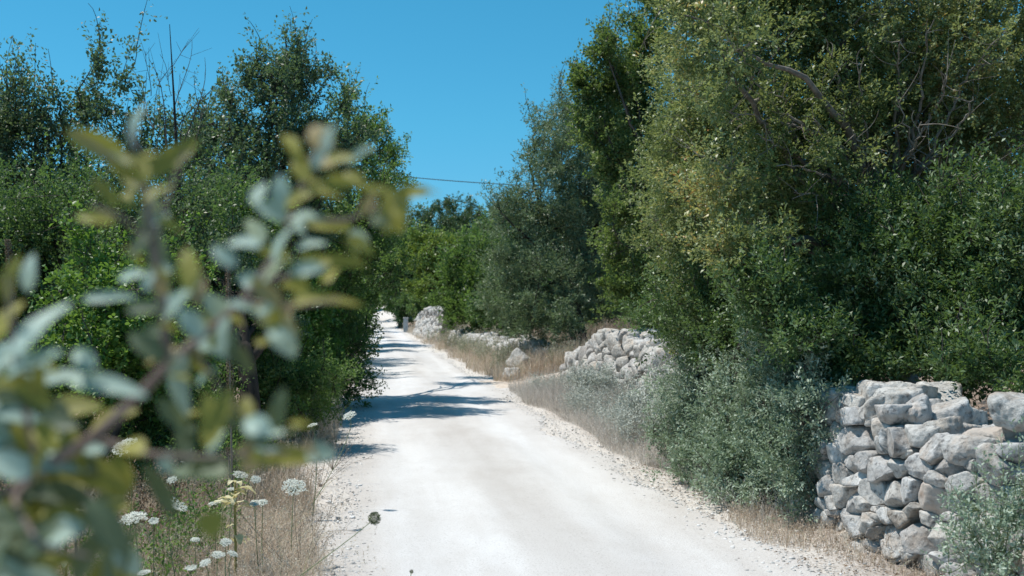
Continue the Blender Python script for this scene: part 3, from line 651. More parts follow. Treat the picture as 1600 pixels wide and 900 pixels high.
# leaf litter at the feet of the trees and walls
def litter(name, label, n, f, seed):
    rng = np.random.default_rng(seed); X, Y = f(rng, n); n = len(X)
    P = np.stack([X, Y, ground_z(X, Y) + rng.uniform(.002, .02, n)], 1); a = rng.uniform(0, 6.28, n)
    D = unit(np.stack([np.cos(a), np.sin(a), rng.normal(size=n) * .25], 1)); N = unit(np.cross(D, np.cross(rng.normal(size=(n, 3)) * .35 + np.array([0, 0, 1]), D)))
    V, Fq = leaves4(P, D, N, rng.uniform(.012, .035, n), rng.uniform(.006, .014, n)); 
    return tag(mesh_np(name, V, Fq, litter_m, False, rng.uniform(0, 1, n)), label, 'leaf litter', kind='stuff')
litter('leaf_litter', 'brown fallen leaves between the lane and the near wall', 6000, lambda r, n: (2.55 + r.uniform(0, 1, n)**.6 * 1.1, 5 + r.uniform(0, 1, n) * 7), 65)
litter('leaf_litter', 'brown fallen leaves and straw on the left verge', 9000, lambda r, n: (-.45 - r.uniform(0, 1, n)**1.2 * 4, 4 + r.uniform(0, 1, n) * 11), 66)
# ------------------------------------------------------------------ trees and shrubs, right side
plant('overhanging_tree', 'large dense olive brown tree overhanging the near wall at right', 'tree', (5.3, 10.3, 0), at(1370, 330, 10.3),
      [blob(1190, 110, 10.6, 170, 210), blob(1390, 70, 10.3, 230, 230), blob(1110, 290, 10.9, 105, 190, 1.0), blob(1280, 330, 10.6, 170, 190),
       blob(1590, 60, 10.0, 150, 180), blob(1250, -60, 10.5, 230, 160), blob(1480, 300, 11.6, 190, 150), blob(1130, 470, 11.4, 85, 90, .7), blob(1080, 200, 11.5, 75, 130, .8), blob(1115, 60, 8.9, 75, 120, .7), blob(1060, 330, 11.8, 65, 120, .7), blob(1450, 180, 11.2, 200, 160), blob(1250, 220, 9.6, 130, 130, .7), blob(1120, 310, 9.0, 60, 75, .45), blob(1155, 395, 8.6, 62, 62, .4), blob(1500, 110, 10.6, 150, 150)],
      LM['bigtree'], 101, 32000, 15, .12, .038, .019, .15, bark_pale, shell=.42, thresh=-.45, up=.8, lf=.38, nlimb=26, n2=420, n3=4200, twig=.0028, shoots=90, shootlen=.35, nfr=.9, tshift=.02)
def bare_twigs():
    t = [o for o in COL.objects if o.name == 'overhanging_tree'][0]; rng = np.random.default_rng(777); st = at(1370, 330, 10.3); parts = []
    ends = [(1230, 130, 9.3), (1290, 60, 9.1), (1350, 90, 9.0), (1410, 60, 9.0), (1470, 110, 8.9), (1520, 150, 8.9), (1560, 60, 8.9), (1180, 210, 9.0), (1130, 170, 9.2), (1100, 270, 8.9), (1070, 230, 9.8), (1210, 260, 9.0), (1270, 190, 9.1), (1330, 200, 8.9), (1440, 190, 8.9),
            (1500, 230, 9.3), (1240, 300, 9.0), (1310, 270, 9.1), (1170, 110, 9.6), (1060, 130, 10.2), (1400, 150, 9.0), (1460, 30, 9.1), (1120, 60, 9.3), (1580, 200, 9.3)]
    for (x, y, Y) in ends:
        e = at(x, y, Y); L = np.linalg.norm(e - st); m1 = st + (e - st) * .35 + rng.normal(size=3) * .12 * L; m2 = st + (e - st) * .75 + rng.normal(size=3) * .10 * L
        p = bez(st, m1, m2, e, 26); p[1:-1] += rng.normal(size=(24, 3)) * .012; parts.append(tube(p, np.linspace(.022, .004, 26), 6))
        for _ in range(9):
            j = rng.integers(9, 25); s_ = p[j]; d = unit(unit(e - st) * .7 + rng.normal(size=3) * .8 + np.array([0, -.5, 0])); ln = rng.uniform(.12, .42)
            q = bez(s_, s_ + d * ln * .4, s_ + d * ln * .7 + rng.normal(size=3) * .07 * ln, s_ + d * ln + rng.normal(size=3) * .2 * ln, 8); parts.append(tube(q, np.linspace(.0055, .0016, 8), 4))
    mesh_np('bare_branches', *cat(parts), noise_mat('weathered_twigs', [(.3, (.13, .11, .09)), (.6, (.27, .24, .21)), (.8, (.38, .36, .33))], 18, bump=.4), True, parent=t)
bare_twigs()
plant('mastic_bush', 'dark glossy green bush leaning over the top of the near wall', 'bush', (4.9, 8.6, 0), at(1480, 560, 8.8),
      [blob(1470, 440, 8.7, 150, 130), blob(1580, 400, 8.2, 130, 160), blob(1380, 500, 8.9, 110, 95), blob(1540, 520, 8.3, 140, 80), blob(1400, 360, 9.3, 110, 90), blob(1290, 520, 9.4, 70, 70), blob(1330, 550, 8.7, 80, 42, .4), blob(1450, 572, 8.0, 80, 36, .4), blob(1560, 575, 7.4, 90, 36, .4), blob(1350, 580, 8.3, 60, 26, .3)],
      LM['mastic'], 102, 8200, 15, .13, .045, .018, .07, bark, up=.8, shell=.42, thresh=-.4, nlimb=14, n2=140, n3=900, shoots=120, shootlen=.3, nfr=1.6, axis_up=.7, trunkname='stem')
plant('grey_green_shrub', 'large grey green shrub spilling onto the road edge in front of the wall', 'shrub', (2.95, 9.2, 0), at(1150, 700, 9.6),
      [blob(1110, 600, 11.2, 75, 80, .5), blob(1085, 680, 11.4, 62, 70, .4), blob(1150, 660, 10.0, 80, 100, .45), blob(1175, 725, 9.2, 80, 75, .4), blob(1205, 600, 8.9, 58, 95, .35), blob(1225, 710, 8.6, 48, 80, .3), blob(1140, 750, 9.5, 55, 45, .35), blob(1170, 775, 8.9, 70, 38, .3), blob(1090, 735, 10.2, 50, 38, .3), blob(1250, 640, 8.15, 38, 95, .22), blob(1255, 735, 8.05, 32, 55, .2)],
      LM['greyshrub'], 103, 9600, 15, .10, .034, .014, .04, bark, up=1., shell=.42, thresh=-.45, nlimb=14, n2=150, n3=900, shoots=130, shootlen=.22, nfr=1.7, axis_up=.7, trunkname='stem')
plant('mastic_bush', 'mid green bush filling the space between the grey shrub and the overhanging tree', 'bush', (3.05, 10.2, 0), at(1170, 560, 10.2),
      [blob(1120, 500, 10.9, 95, 75, .6), blob(1190, 520, 10.4, 90, 80, .6), blob(1075, 520, 12.2, 32, 55, .5), blob(1240, 560, 9.4, 55, 70, .35), blob(1200, 440, 10.6, 90, 60, .6), blob(1200, 470, 8.4, 60, 60, .4), blob(1240, 500, 8.2, 45, 45, .35)],
      LM['mastic'], 121, 6400, 15, .12, .042, .017, .06, bark, up=.8, shell=.42, thresh=-.45, nlimb=12, n2=130, n3=800, shoots=110, shootlen=.3, nfr=1.5, axis_up=.7, trunkname='stem')
plant('thicket_bush', 'dark low bush behind the olive tree trunk', 'bush', at(860, 520, 38), at(860, 500, 38),
      [blob(800, 480, 38, 70, 42, 1.5), blob(900, 470, 39, 80, 50, 1.5), blob(980, 460, 36, 70, 60, 1.5), blob(850, 500, 37, 90, 25, 1.)],
      LM['oakleft'], 122, 2600, 12, .32, .12, .06, .08, bark_dark, shell=.5, nlimb=10, n2=60, n3=200, shoots=60, shootlen=.5, twig=.01, nfr=.6, trunkname='stem')
plant('thicket_bush', 'green low bush at the foot of the oak behind the half fallen wall', 'bush', at(1020, 520, 21), at(1020, 490, 21),
      [blob(1010, 480, 21, 48, 40, .8), blob(1060, 490, 20, 40, 50, .8), blob(1100, 480, 22, 60, 60, .8)],
      LM['green'], 123, 2200, 12, .18, .055, .03, .05, bark_dark, shell=.5, nlimb=10, n2=60, n3=300, shoots=60, shootlen=.4, twig=.006, nfr=.8, trunkname='stem')
plant('silvery_shrub', 'low silvery shrub against the foot of the half fallen wall', 'shrub', (3.5, 14.3, 0), at(1000, 640, 14.3),
      [blob(1005, 655, 14.3, 52, 34, .5), blob(1045, 635, 13.8, 36, 40, .4), blob(1010, 670, 13.4, 45, 38, .3)],
      LM['silver'], 104, 2600, 14, .10, .036, .014, .03, bark_pale, up=1., nlimb=8, n2=60, n3=500, shoots=50, shootlen=.25, axis_up=.9, trunkname='stem', twig=.003)
plant('silvery_shrub', 'smaller silvery shrub farther along the half fallen wall', 'shrub', (3.45, 17.3, 0), at(945, 610, 17.3),
      [blob(945, 618, 17.3, 36, 26, .4), blob(915, 604, 18.6, 24, 20, .3)],
      LM['silver'], 105, 1400, 14, .10, .04, .015, .02, bark_pale, up=1., nlimb=6, n2=40, n3=300, shoots=30, shootlen=.25, axis_up=.9, trunkname='stem', twig=.003)
plant('leafy_bush', 'small leafy bush in the lower right corner before the near wall', 'bush', (3.28, 5.55, 0), at(1570, 860, 5.5),
      [blob(1575, 800, 5.55, 55, 70, .22), blob(1540, 870, 5.6, 70, 50, .25), blob(1620, 840, 5.4, 60, 90, .22)],
      LM['greyshrub'], 106, 620, 10, .075, .024, .011, .012, green_stem, big=True, nlimb=16, n2=60, n3=300, shoots=34, shootlen=.2, axis_up=1.3, trunkname='stem', twig=.002, thresh=-.8)
plant('dry_shrub', 'small pale dry shrub between the grey shrub and the near wall', 'shrub', (3.15, 8.35, 0), at(1250, 830, 8.3),
      [blob(1250, 790, 8.35, 36, 38, .2)], weed_m, 107, 500, 8, .07, .016, .006, .012, dry_stem, nlimb=14, n2=90, n3=300, shoots=40, shootlen=.18, axis_up=1.2, trunkname='stem', twig=.0018, thresh=-.9)
plant('olive_tree', 'tall grey green olive tree behind the half fallen wall', 'tree', at(905, 535, 30), at(890, 440, 30),
      [blob(880, 215, 30, 62, 85), blob(860, 310, 29.5, 75, 95), blob(930, 260, 31, 80, 110), blob(812, 350, 29, 62, 85), blob(850, 500, 28, 70, 30), blob(940, 390, 30, 95, 100), blob(870, 440, 28.5, 80, 60), blob(795, 440, 29, 42, 70), blob(980, 300, 31, 80, 130), blob(820, 470, 29, 60, 45), blob(930, 470, 31, 70, 40), blob(960, 200, 31, 60, 80)],
      LM['olive'], 108, 13000, 14, .22, .08, .026, .26, bark_dark, shell=.4, thresh=-.4, up=.3, nlimb=16, n2=140, n3=900, shoots=160, shootlen=.6, shootup=.9, twig=.008, nfr=.6)
plant('oak_tree', 'bright green oak between the olive tree and the overhanging tree', 'tree', (5.6, 20.5, 0), at(1010, 380, 20.5),
      [blob(950, 150, 20, 58, 80), blob(1000, 90, 20.5, 75, 90), blob(1010, 220, 20.5, 70, 110), blob(975, 360, 19.6, 45, 70, .5), blob(1040, 380, 20, 60, 110), blob(940, 80, 19.5, 40, 35), blob(1050, -20, 20.5, 90, 60), blob(930, 200, 20, 38, 50), blob(1000, 450, 19.8, 60, 45), blob(960, 270, 20, 45, 60), blob(1040, 300, 20.5, 60, 90), blob(920, 130, 20, 38, 50)],
      LM['oak'], 109, 7000, 13, .19, .062, .036, .17, bark, shell=.5, thresh=-.1, nlimb=16, n2=150, n3=800, shoots=80, shootlen=.7, shootup=.4, twig=.006, nfr=.8, tshift=.08)
# ------------------------------------------------------------------ left side
plant('sparse_tree', 'tall open crowned tree at the far left of the lane', 'tree', (-5.0, 15.5, 0), at(110, 430, 15.3),
      [blob(40, 190, 15.3, 95, 65), blob(140, 170, 15, 80, 75), blob(-40, 240, 15.3, 90, 110), blob(110, 300, 15.5, 140, 90), blob(220, 250, 15.3, 70, 70), blob(310, 290, 15.3, 60, 70)],
      LM['almond'], 111, 3000, 12, .17, .054, .03, .12, bark_dark, shell=.7, thresh=.0, rough=.32, nlimb=14, n2=200, n3=900, shoots=120, shootlen=.6, shootup=.9, twig=.005, nfr=1.0)
plant('leaning_tree', 'small dark trunked tree leaning over the left verge', 'tree', (-1.17, 12.1, 0), at(378, 540, 12.4),
      [blob(350, 440, 13.2, 80, 70), blob(290, 380, 13.6, 90, 70), blob(420, 480, 13.2, 50, 60, .5)],
      LM['almond'], 112, 1500, 12, .15, .044, .023, .12, bark_dark, shell=.52, thresh=-.15, nlimb=10, n2=100, n3=600, shoots=30, shootlen=.5, shootup=1., twig=.0045, nfr=1.1, lf=.5)
plant('open_crowned_tree', 'tall bluish green tree with an open twiggy top left of the lane', 'tree', (-2.9, 18.3, 0), at(400, 420, 18.3),
      [blob(430, 160, 18.3, 75, 80), blob(370, 230, 18.3, 100, 90), blob(480, 230, 18.5, 85, 90), blob(330, 330, 18, 110, 100), blob(430, 330, 18, 100, 90), blob(520, 270, 18.8, 50, 70), blob(300, 220, 18.3, 60, 60), blob(440, 120, 18.3, 70, 45)],
      LM['almond'], 124, 4300, 12, .18, .058, .032, .14, bark_dark, shell=.7, thresh=-.1, rough=.34, nlimb=18, n2=260, n3=1200, shoots=170, shootlen=.6, shootup=.7, twig=.006, nfr=.9)
plant('dense_tree', 'dense dark green tree at left behind the fresh green bush', 'tree', (-4.6, 13.2, 0), at(120, 560, 13.3),
      [blob(110, 400, 13.2, 190, 150), blob(-20, 420, 13.2, 120, 180), blob(260, 400, 13.6, 120, 130), blob(100, 560, 13.2, 210, 120, 1.1), blob(300, 540, 13.6, 130, 120, 1.0)],
      LM['oakleft'], 113, 10500, 14, .15, .045, .022, .16, bark_dark, shell=.42, thresh=-.35, nlimb=14, n2=150, n3=800, shoots=100, shootlen=.4, twig=.0045, nfr=1.0)
plant('roadside_tree', 'green roadside tree whose crown reaches over the left lane edge', 'tree', (-1.2, 20.5, 0), at(540, 470, 20.5),
      [blob(550, 300, 20.5, 80, 110), blob(598, 300, 25.0, 46, 75, .6), blob(605, 250, 27.5, 40, 60, .6), blob(510, 380, 20, 90, 100), blob(570, 410, 20, 60, 80), blob(540, 210, 20.5, 55, 50), blob(480, 300, 21, 80, 110)],
      LM['green'], 114, 4300, 13, .19, .058, .032, .12, bark_dark, shell=.45, thresh=-.05, nlimb=14, n2=130, n3=800, shoots=70, shootlen=.6, shootup=.5, twig=.006, nfr=.8)
plant('hedge_bush', 'dark green hedge bush pushing onto the left lane edge', 'bush', (-.9, 19.5, 0), at(510, 580, 19.5),
      [blob(510, 500, 19.5, 58, 85, .9), blob(532, 555, 19.3, 38, 60, .8), blob(480, 570, 18.7, 60, 72, .8), blob(450, 500, 18.7, 60, 95)],
      LM['green'], 115, 4400, 13, .16, .048, .026, .06, bark_dark, shell=.45, thresh=-.35, nlimb=10, n2=90, n3=500, shoots=70, shootlen=.35, shootup=.2, twig=.005, nfr=1.2, trunkname='stem')
plant('fresh_green_bush', 'fresh green climbing bush with light leaves left of the dry stalk', 'bush', (-2.5, 10.6, 0), at(200, 600, 10.6),
      [blob(165, 420, 10.5, 50, 60, .5), blob(200, 490, 10.6, 80, 80, .6), blob(220, 580, 10.5, 90, 60, .6), blob(140, 520, 10.7, 60, 80, .5)],
      LM['bright'], 116, 1700, 10, .12, .048, .030, .035, bark, big=True, shell=.55, thresh=-.1, nlimb=10, n2=90, n3=400, shoots=60, shootlen=.35, shootup=.5, trunkname='stem')
plant('fresh_green_bush', 'fresh green tall bush with light leaves behind the foreground branch', 'bush', (-2.9, 16.6, 0), at(370, 560, 16.6),
      [blob(350, 390, 16.4, 75, 80, .8), blob(400, 350, 16.6, 45, 45, .7), blob(330, 470, 16.2, 90, 90, .8), blob(450, 470, 17.2, 60, 80, .8), blob(490, 510, 17.6, 40, 60, .6), blob(390, 560, 16.4, 80, 60, .7)],
      LM['bright'], 117, 2900, 11, .15, .060, .036, .05, bark, big=True, shell=.55, thresh=-.1, nlimb=12, n2=90, n3=400, shoots=60, shootlen=.45, shootup=.5, trunkname='stem')
plant('undergrowth_bush', 'low green bush under the leaning tree beside the left verge', 'bush', (-1.0, 13.2, 0), at(480, 660, 13.2),
      [blob(470, 610, 13.3, 60, 52, .6), blob(500, 625, 14.8, 32, 34, .4), blob(420, 630, 13.2, 45, 55, .5)],
      LM['green'], 118, 2000, 12, .13, .036, .019, .03, bark_dark, shell=.5, thresh=-.3, nlimb=8, n2=60, n3=300, shoots=50, shootlen=.3, trunkname='stem')
plant('undergrowth_bush', 'low bushy green shrub behind the white flowers at left', 'bush', (-2.1, 10.9, 0), at(290, 700, 10.9),
      [blob(290, 660, 10.9, 75, 50, .5), blob(220, 690, 10.8, 55, 42, .4)],
      LM['green'], 119, 1300, 12, .12, .032, .017, .03, bark_dark, shell=.5, thresh=-.3, nlimb=8, n2=60, n3=300, shoots=40, shootlen=.25, trunkname='stem')
plant('undergrowth_bush', 'shaded dark bush filling the lower left edge', 'bush', (-3.6, 10.2, 0), at(20, 660, 10.2),
      [blob(30, 620, 10.4, 110, 70, .7), blob(-60, 660, 10.0, 80, 80, .6)],
      LM['oakleft'], 120, 1800, 12, .13, .036, .019, .03, bark_dark, shell=.5, thresh=-.3, nlimb=8, n2=60, n3=300, shoots=40, shootlen=.3, trunkname='stem')
# bare dead tree
def bare_tree(seed=130):
    rng = np.random.default_rng(seed); b = at(285, 650, 14.3); b[2] = float(ground_z(b[0], b[1])) - .03
    root = thing('bare_tree', b, 'leafless dead tree with thin upright twigs against the sky at left', 'tree')
    top = at(265, 38, 14.2); mid = at(278, 330, 14.3)
    main = bez(b, b + (mid - b) * .5 + [.12, 0, 0], mid + [.1, 0, -.5], mid, 16)
    tr = [tube(main, np.linspace(.07, .035, 16), 8), tube(bez(mid, mid + [0, 0, .6], at(272, 160, 14.2), top, 16), np.linspace(.032, .004, 16), 6)]
    mesh_np('trunk', *cat(tr), bark_dark, True, parent=root); br = []
    for (x0, y0, x1, y1, r) in [(278, 330, 232, 90, .014), (240, 200, 205, 105, .006), (276, 260, 320, 90, .010), (270, 180, 300, 62, .006), (236, 150, 228, 60 + 20, .005), (272, 210, 340, 130, .007),
                                (280, 330, 300, 150, .012), (266, 110, 290, 72, .004), (240, 210, 255, 120, .005), (300, 240, 312, 140, .005), (278, 300, 190, 190, .009), (285, 340, 350, 215, .009), (268, 150, 250, 85, .004)]:
        a, c = at(x0, y0, 14.2 + rng.normal() * .1), at(x1, y1, 14.2 + rng.normal() * .4); L = np.linalg.norm(c - a)
        p = bez(a, a + (c - a) * .4 + rng.normal(size=3) * .08 * L, a + (c - a) * .7 + rng.normal(size=3) * .08 * L, c, 10); br.append(tube(p, np.linspace(r, .0025, 10), 5))
        for _ in range(5):
            s = p[rng.integers(2, 9)]; e = s + unit(unit(c - a) + rng.normal(size=3) * .6) * rng.uniform(.12, .4); br.append(sticks(s[None], e[None], .003, .0015))
    mesh_np('branches', *cat(br), bark, True, parent=root)
bare_tree()
# ------------------------------------------------------------------ farther trees
plant('feathery_bush', 'feathery green bush above the far right bank', 'bush', at(735, 510, 46), at(735, 470, 46),
      [blob(735, 440, 46, 42, 66), blob(770, 420, 48, 36, 60), blob(700, 470, 46, 28, 40), blob(755, 480, 45, 34, 30), blob(730, 492, 45, 46, 20, 1.2), blob(780, 490, 46, 40, 28, 1.2)],
      LM['green'], 140, 2600, 12, .45, .16, .05, .10, bark_dark, shell=.45, thresh=-.4, nlimb=8, n2=50, n3=200, shoots=90, shootlen=.9, shootup=1., twig=.012, nfr=.5, axis_up=1.2)
plant('yellow_green_tree', 'small yellow green tree at the bend of the lane', 'tree', at(672, 490, 72), at(672, 450, 72),
      [blob(672, 420, 72, 32, 48), blob(650, 395, 73, 22, 34), blob(700, 400, 74, 30, 40)],
      LM['yellow'], 141, 1500, 12, .5, .2, .09, .10, bark_dark, shell=.5, thresh=-.2, nlimb=8, n2=40, n3=150, shoots=40, shootlen=1., twig=.015, nfr=.4)
plant('shade_tree', 'dark tree casting its shade across the far end of the lane', 'tree', at(626, 512, 104), at(622, 482, 104),
      [blob(610, 430, 104, 24, 36, 2.6), blob(634, 400, 105, 30, 44), blob(588, 400, 102, 34, 40), blob(592, 446, 106, 26, 20, 2.), blob(634, 455, 104, 20, 26)],
      LM['oakleft'], 142, 2000, 12, .6, .24, .11, .22, bark_dark, shell=.45, thresh=-.4, nlimb=8, n2=40, n3=150, shoots=30, shootlen=1., twig=.02, nfr=.35)
plant('shade_tree', 'green tree standing at the left of the far lane end', 'tree', (-3.4, 55, 0), at(470, 440, 55),
      [blob(540, 400, 52, 50, 90, 3.), blob(570, 440, 60, 22, 50), blob(470, 380, 52, 60, 90, 3.)],
      LM['green'], 143, 2600, 12, .5, .18, .09, .2, bark_dark, shell=.45, thresh=-.35, nlimb=8, n2=40, n3=150, shoots=40, shootlen=1., twig=.02, nfr=.4)
plant('hedge_bush', 'green hedge bush farther up the left lane edge', 'bush', (-1.5, 30, 0), at(535, 520, 30),
      [blob(525, 480, 29, 42, 60, 2.5), blob(545, 500, 34, 24, 34, 2.5), blob(548, 450, 36, 28, 60, 3.)],
      LM['green'], 144, 2600, 12, .3, .09, .045, .08, bark_dark, shell=.45, thresh=-.35, nlimb=8, n2=40, n3=150, shoots=40, shootlen=.6, twig=.012, nfr=.6, trunkname='stem')
plant('thicket_bush', 'dark bushes closing the gap right of the pale gate post', 'bush', at(650, 505, 98), at(650, 490, 98),
      [blob(636, 478, 100, 16, 26, 1.5), blob(660, 474, 97, 22, 30, 1.5), blob(690, 470, 96, 26, 34, 1.5), blob(720, 470, 94, 26, 34, 1.5), blob(615, 470, 110, 14, 24, 1.5)],
      LM['oakleft'], 145, 2600, 12, .5, .22, .1, .08, bark_dark, shell=.5, nlimb=10, n2=60, n3=200, shoots=60, shootlen=.6, twig=.015, nfr=.5, trunkname='stem')
plant('hedge_bush', 'distant green bush left of the last visible stretch of the lane', 'bush', at(550, 500, 70), at(550, 490, 70),
      [blob(545, 470, 68, 26, 50, 2.), blob(565, 450, 85, 16, 50, 2.), blob(572, 478, 96, 7, 26, 1.4)],
      LM['green'], 146, 1800, 12, .4, .18, .09, .08, bark_dark, shell=.5, nlimb=10, n2=60, n3=200, shoots=40, shootlen=.6, twig=.015, nfr=.5, trunkname='stem')
# generic woodland trees behind, each a copy of one of two models, with its own spot
def model(seed, lm, label):
    g0 = float(ground_z(60., 60.)); c = lambda x, y, z: np.array([60. + x, 60. + y, g0 + z])
    bl = [(c(0, 0, 5.2), np.array([2.6, 2.6, 2.2]), 1), (c(1.6, .5, 3.8), np.array([2.0, 2, 1.8]), 1), (c(-1.7, -.4, 4.0), np.array([2.0, 2, 1.9]), 1), (c(.2, -1.4, 3.), np.array([2.2, 2, 1.6]), 1), (c(.4, 0, 6.9), np.array([1.5, 1.5, 1.3]), 1)]
    return plant('woodland_tree', label, 'tree', c(0, 0, 0), c(0, 0, 2.2), bl, lm, seed, 2600, 12, .42, .16, .08, .2, bark_dark,
                 group='woodland trees behind the lane', shell=.4, thresh=-.35, nlimb=10, n2=50, n3=150, shoots=50, shootlen=.8, twig=.015, nfr=.5)
m1 = model(150, LM['far'], 'x'); m2 = model(151, LM['olive'], 'x')
spots = [  # px, Y, top py, width factor, model, label
 (700, 112, 305, 1., 0, 'rounded pine-like tree rising above the lane end, right of the cable gap'),
 (740, 118, 322, 1., 0, 'dark tree beside the rounded one above the lane end'),
 (664, 108, 322, .9, 0, 'dark tree left of the rounded one above the lane end'),
 (775, 105, 312, 1.1, 1, 'greyish tree touching the left side of the olive tree crown'),
 (625, 128, 330, 1., 0, 'distant tree straight above the far shade tree'),
 (565, 150, 380, 1.2, 0, 'most distant tree closing the end of the lane'),
 (600, 165, 370, 1.2, 1, 'most distant greyish tree at the very end of the lane'),
 (820, 75, 330, 1.2, 0, 'woodland tree hidden behind the left half of the olive tree'),
 (900, 62, 300, 1.2, 0, 'woodland tree hidden behind the olive tree trunk'),
 (990, 48, 260, 1.2, 0, 'woodland tree hidden behind the oak'),
 (1100, 40, 240, 1.3, 1, 'woodland tree glimpsed behind the left edge of the overhanging tree'),
 (1240, 34, 250, 1.3, 0, 'woodland tree glimpsed behind the middle of the overhanging tree'),
 (1420, 30, 290, 1.3, 0, 'woodland tree glimpsed behind the glossy bush'),
 (1590, 27, 330, 1.3, 1, 'woodland tree glimpsed behind the right end of the glossy bush'),
 (20, 27, 260, 1.2, 0, 'woodland tree showing at the left frame edge behind the sparse tree'),
 (150, 30, 290, 1.2, 1, 'greyish woodland tree behind the sparse tree'),
 (280, 33, 310, 1.2, 0, 'woodland tree behind the bare twigs'),
 (400, 38, 310, 1.2, 0, 'woodland tree behind the leaning tree'),
 (500, 46, 330, 1.2, 1, 'greyish woodland tree behind the roadside tree'),
 (-80, 22, 240, 1.2, 0, 'woodland tree just beyond the left frame edge'),
]
first = {0: m1, 1: m2}; used = {0: False, 1: False}
for k, (px, Yd, py, wf, mi, lab) in enumerate(spots):
    o = first[mi] if not used[mi] else copy_tree(first[mi]); used[mi] = True
    p = at(px, 480, Yd); g = float(ground_z(p[0], p[1])); top = at(px, py, Yd)[2]; s = (top - g) / 8.3
    o.location = (p[0], p[1], g - .05); o.scale = (s * wf, s * wf, s); o.rotation_euler = (0, 0, k * 2.4); o['label'] = lab
# pale gate post and cable
g = at(634, 516, 84); gp = noise_mat('plastered_stone', [(.3, (.42, .40, .38)), (.7, (.62, .6, .58))], 6)
def gatepost():
    root = thing('gate_post', (g[0], g[1], float(ground_z(g[0], g[1]))), 'pale stone gate post at the right of the far lane end', 'gate post'); rng = np.random.default_rng(9)
    z0 = root.location.z
    V, Fs = stone_v(rng, np.concatenate([np.eye(3), -np.eye(3)]), [.17, .17, .52, .17, .17, .52], 3, 9, .012, 1)
    mesh_np('pillar', V + [g[0], g[1], z0 + .48], Fs, gp, True, parent=root)
    V, Fs = stone_v(rng, np.concatenate([np.eye(3), -np.eye(3)]), [.19, .19, .06, .19, .19, .06], 3, 12, .012, 1)
    mesh_np('cap', V + [g[0], g[1], z0 + 1.03], Fs, gp, True, parent=root)
gatepost()
def cable():
    a, b = at(560, 268, 62), at(900, 292, 60); n = 40; t = np.linspace(0, 1, n)[:, None]; p = a + (b - a) * t; p[:, 2] -= 1.2 * (t * (1 - t))[:, 0] * .5
    o = mesh_np('overhead_cable', *tube(p, np.full(n, .022), 6), noise_mat('cable_rubber', [(.3, (.05, .05, .05)), (.7, (.1, .1, .1))], 4), True); tag(o, 'dark overhead cable crossing the gap of sky above the lane', 'cable')
cable()
# ------------------------------------------------------------------ flowers and stalks on the left verge
def umbel(px, py, Y, rpx, label, seed, tilt=(0, 0), stemx=None, closed=False):
    rng = np.random.default_rng(seed); c = at(px, py, Y); r = rpx * Y / F * (.84 if 8 < rpx < 14 else 1)
    bx, by = c[0] + rng.normal() * .05, c[1] + rng.normal() * .05
    if stemx is not None: bx, by = stemx
    base = np.array([bx, by, float(ground_z(bx, by)) - .01])
    root = thing('wild_carrot', base, label, 'flower', 'wild carrot flowers on the left verge')
    nrm = unit(np.array([tilt[0] + rng.normal() * .12, tilt[1] + rng.normal() * .15 - .38, 1.])); a = unit(np.cross(nrm, [0, 1, .1])); b = np.cross(nrm, a)
    hub = c - nrm * r * .75
    p = bez(base, base + (hub - base) * .4 + rng.normal(size=3) * .03, hub - nrm * .12, hub, 12)
    st = [tube(p, np.linspace(.0032, .0022, 12), 6)]
    nu = 34; k = np.arange(nu); rad = np.sqrt((k + .5) / nu); th = k * 2.39996
    U = c + (a * (np.cos(th) * rad)[:, None] + b * (np.sin(th) * rad)[:, None]) * r + nrm * ((-.22 * rad**2 + (.5 * rad**2 if closed else 0)) * r)[:, None] + rng.normal(size=(nu, 3)) * r * .03
    st.append(sticks(np.tile(hub, (nu, 1)), U, .0012, .0008)); 
    mesh_np('stem', *cat(st), green_stem, True, parent=root)
    m = 22; P = np.repeat(U, m, 0); ang = rng.uniform(0, 6.28, len(P)); rr_ = np.sqrt(rng.uniform(0, 1, len(P))) * r * .17
    P = P + (a * (np.cos(ang) * rr_)[:, None] + b * (np.sin(ang) * rr_)[:, None]) + nrm * rng.uniform(-.03, .06, (len(P), 1)) * r
    D = unit(rng.normal(size=P.shape) * .8 + a * .1); D = unit(D - nrm * (D @ nrm)[:, None] * .7); N = unit(nrm + rng.normal(size=P.shape) * .3); N = unit(N - (N * D).sum(1, keepdims=True) * D)
    fs = rng.uniform(.7, 1.2, len(P)) * max(.0045, r * .12)
    V, Fq = leaves4(P, D, N, fs, fs * .9); mesh_np('flower_head', V, Fq, white_petal, False, rng.uniform(0, 1, len(P)), parent=root)
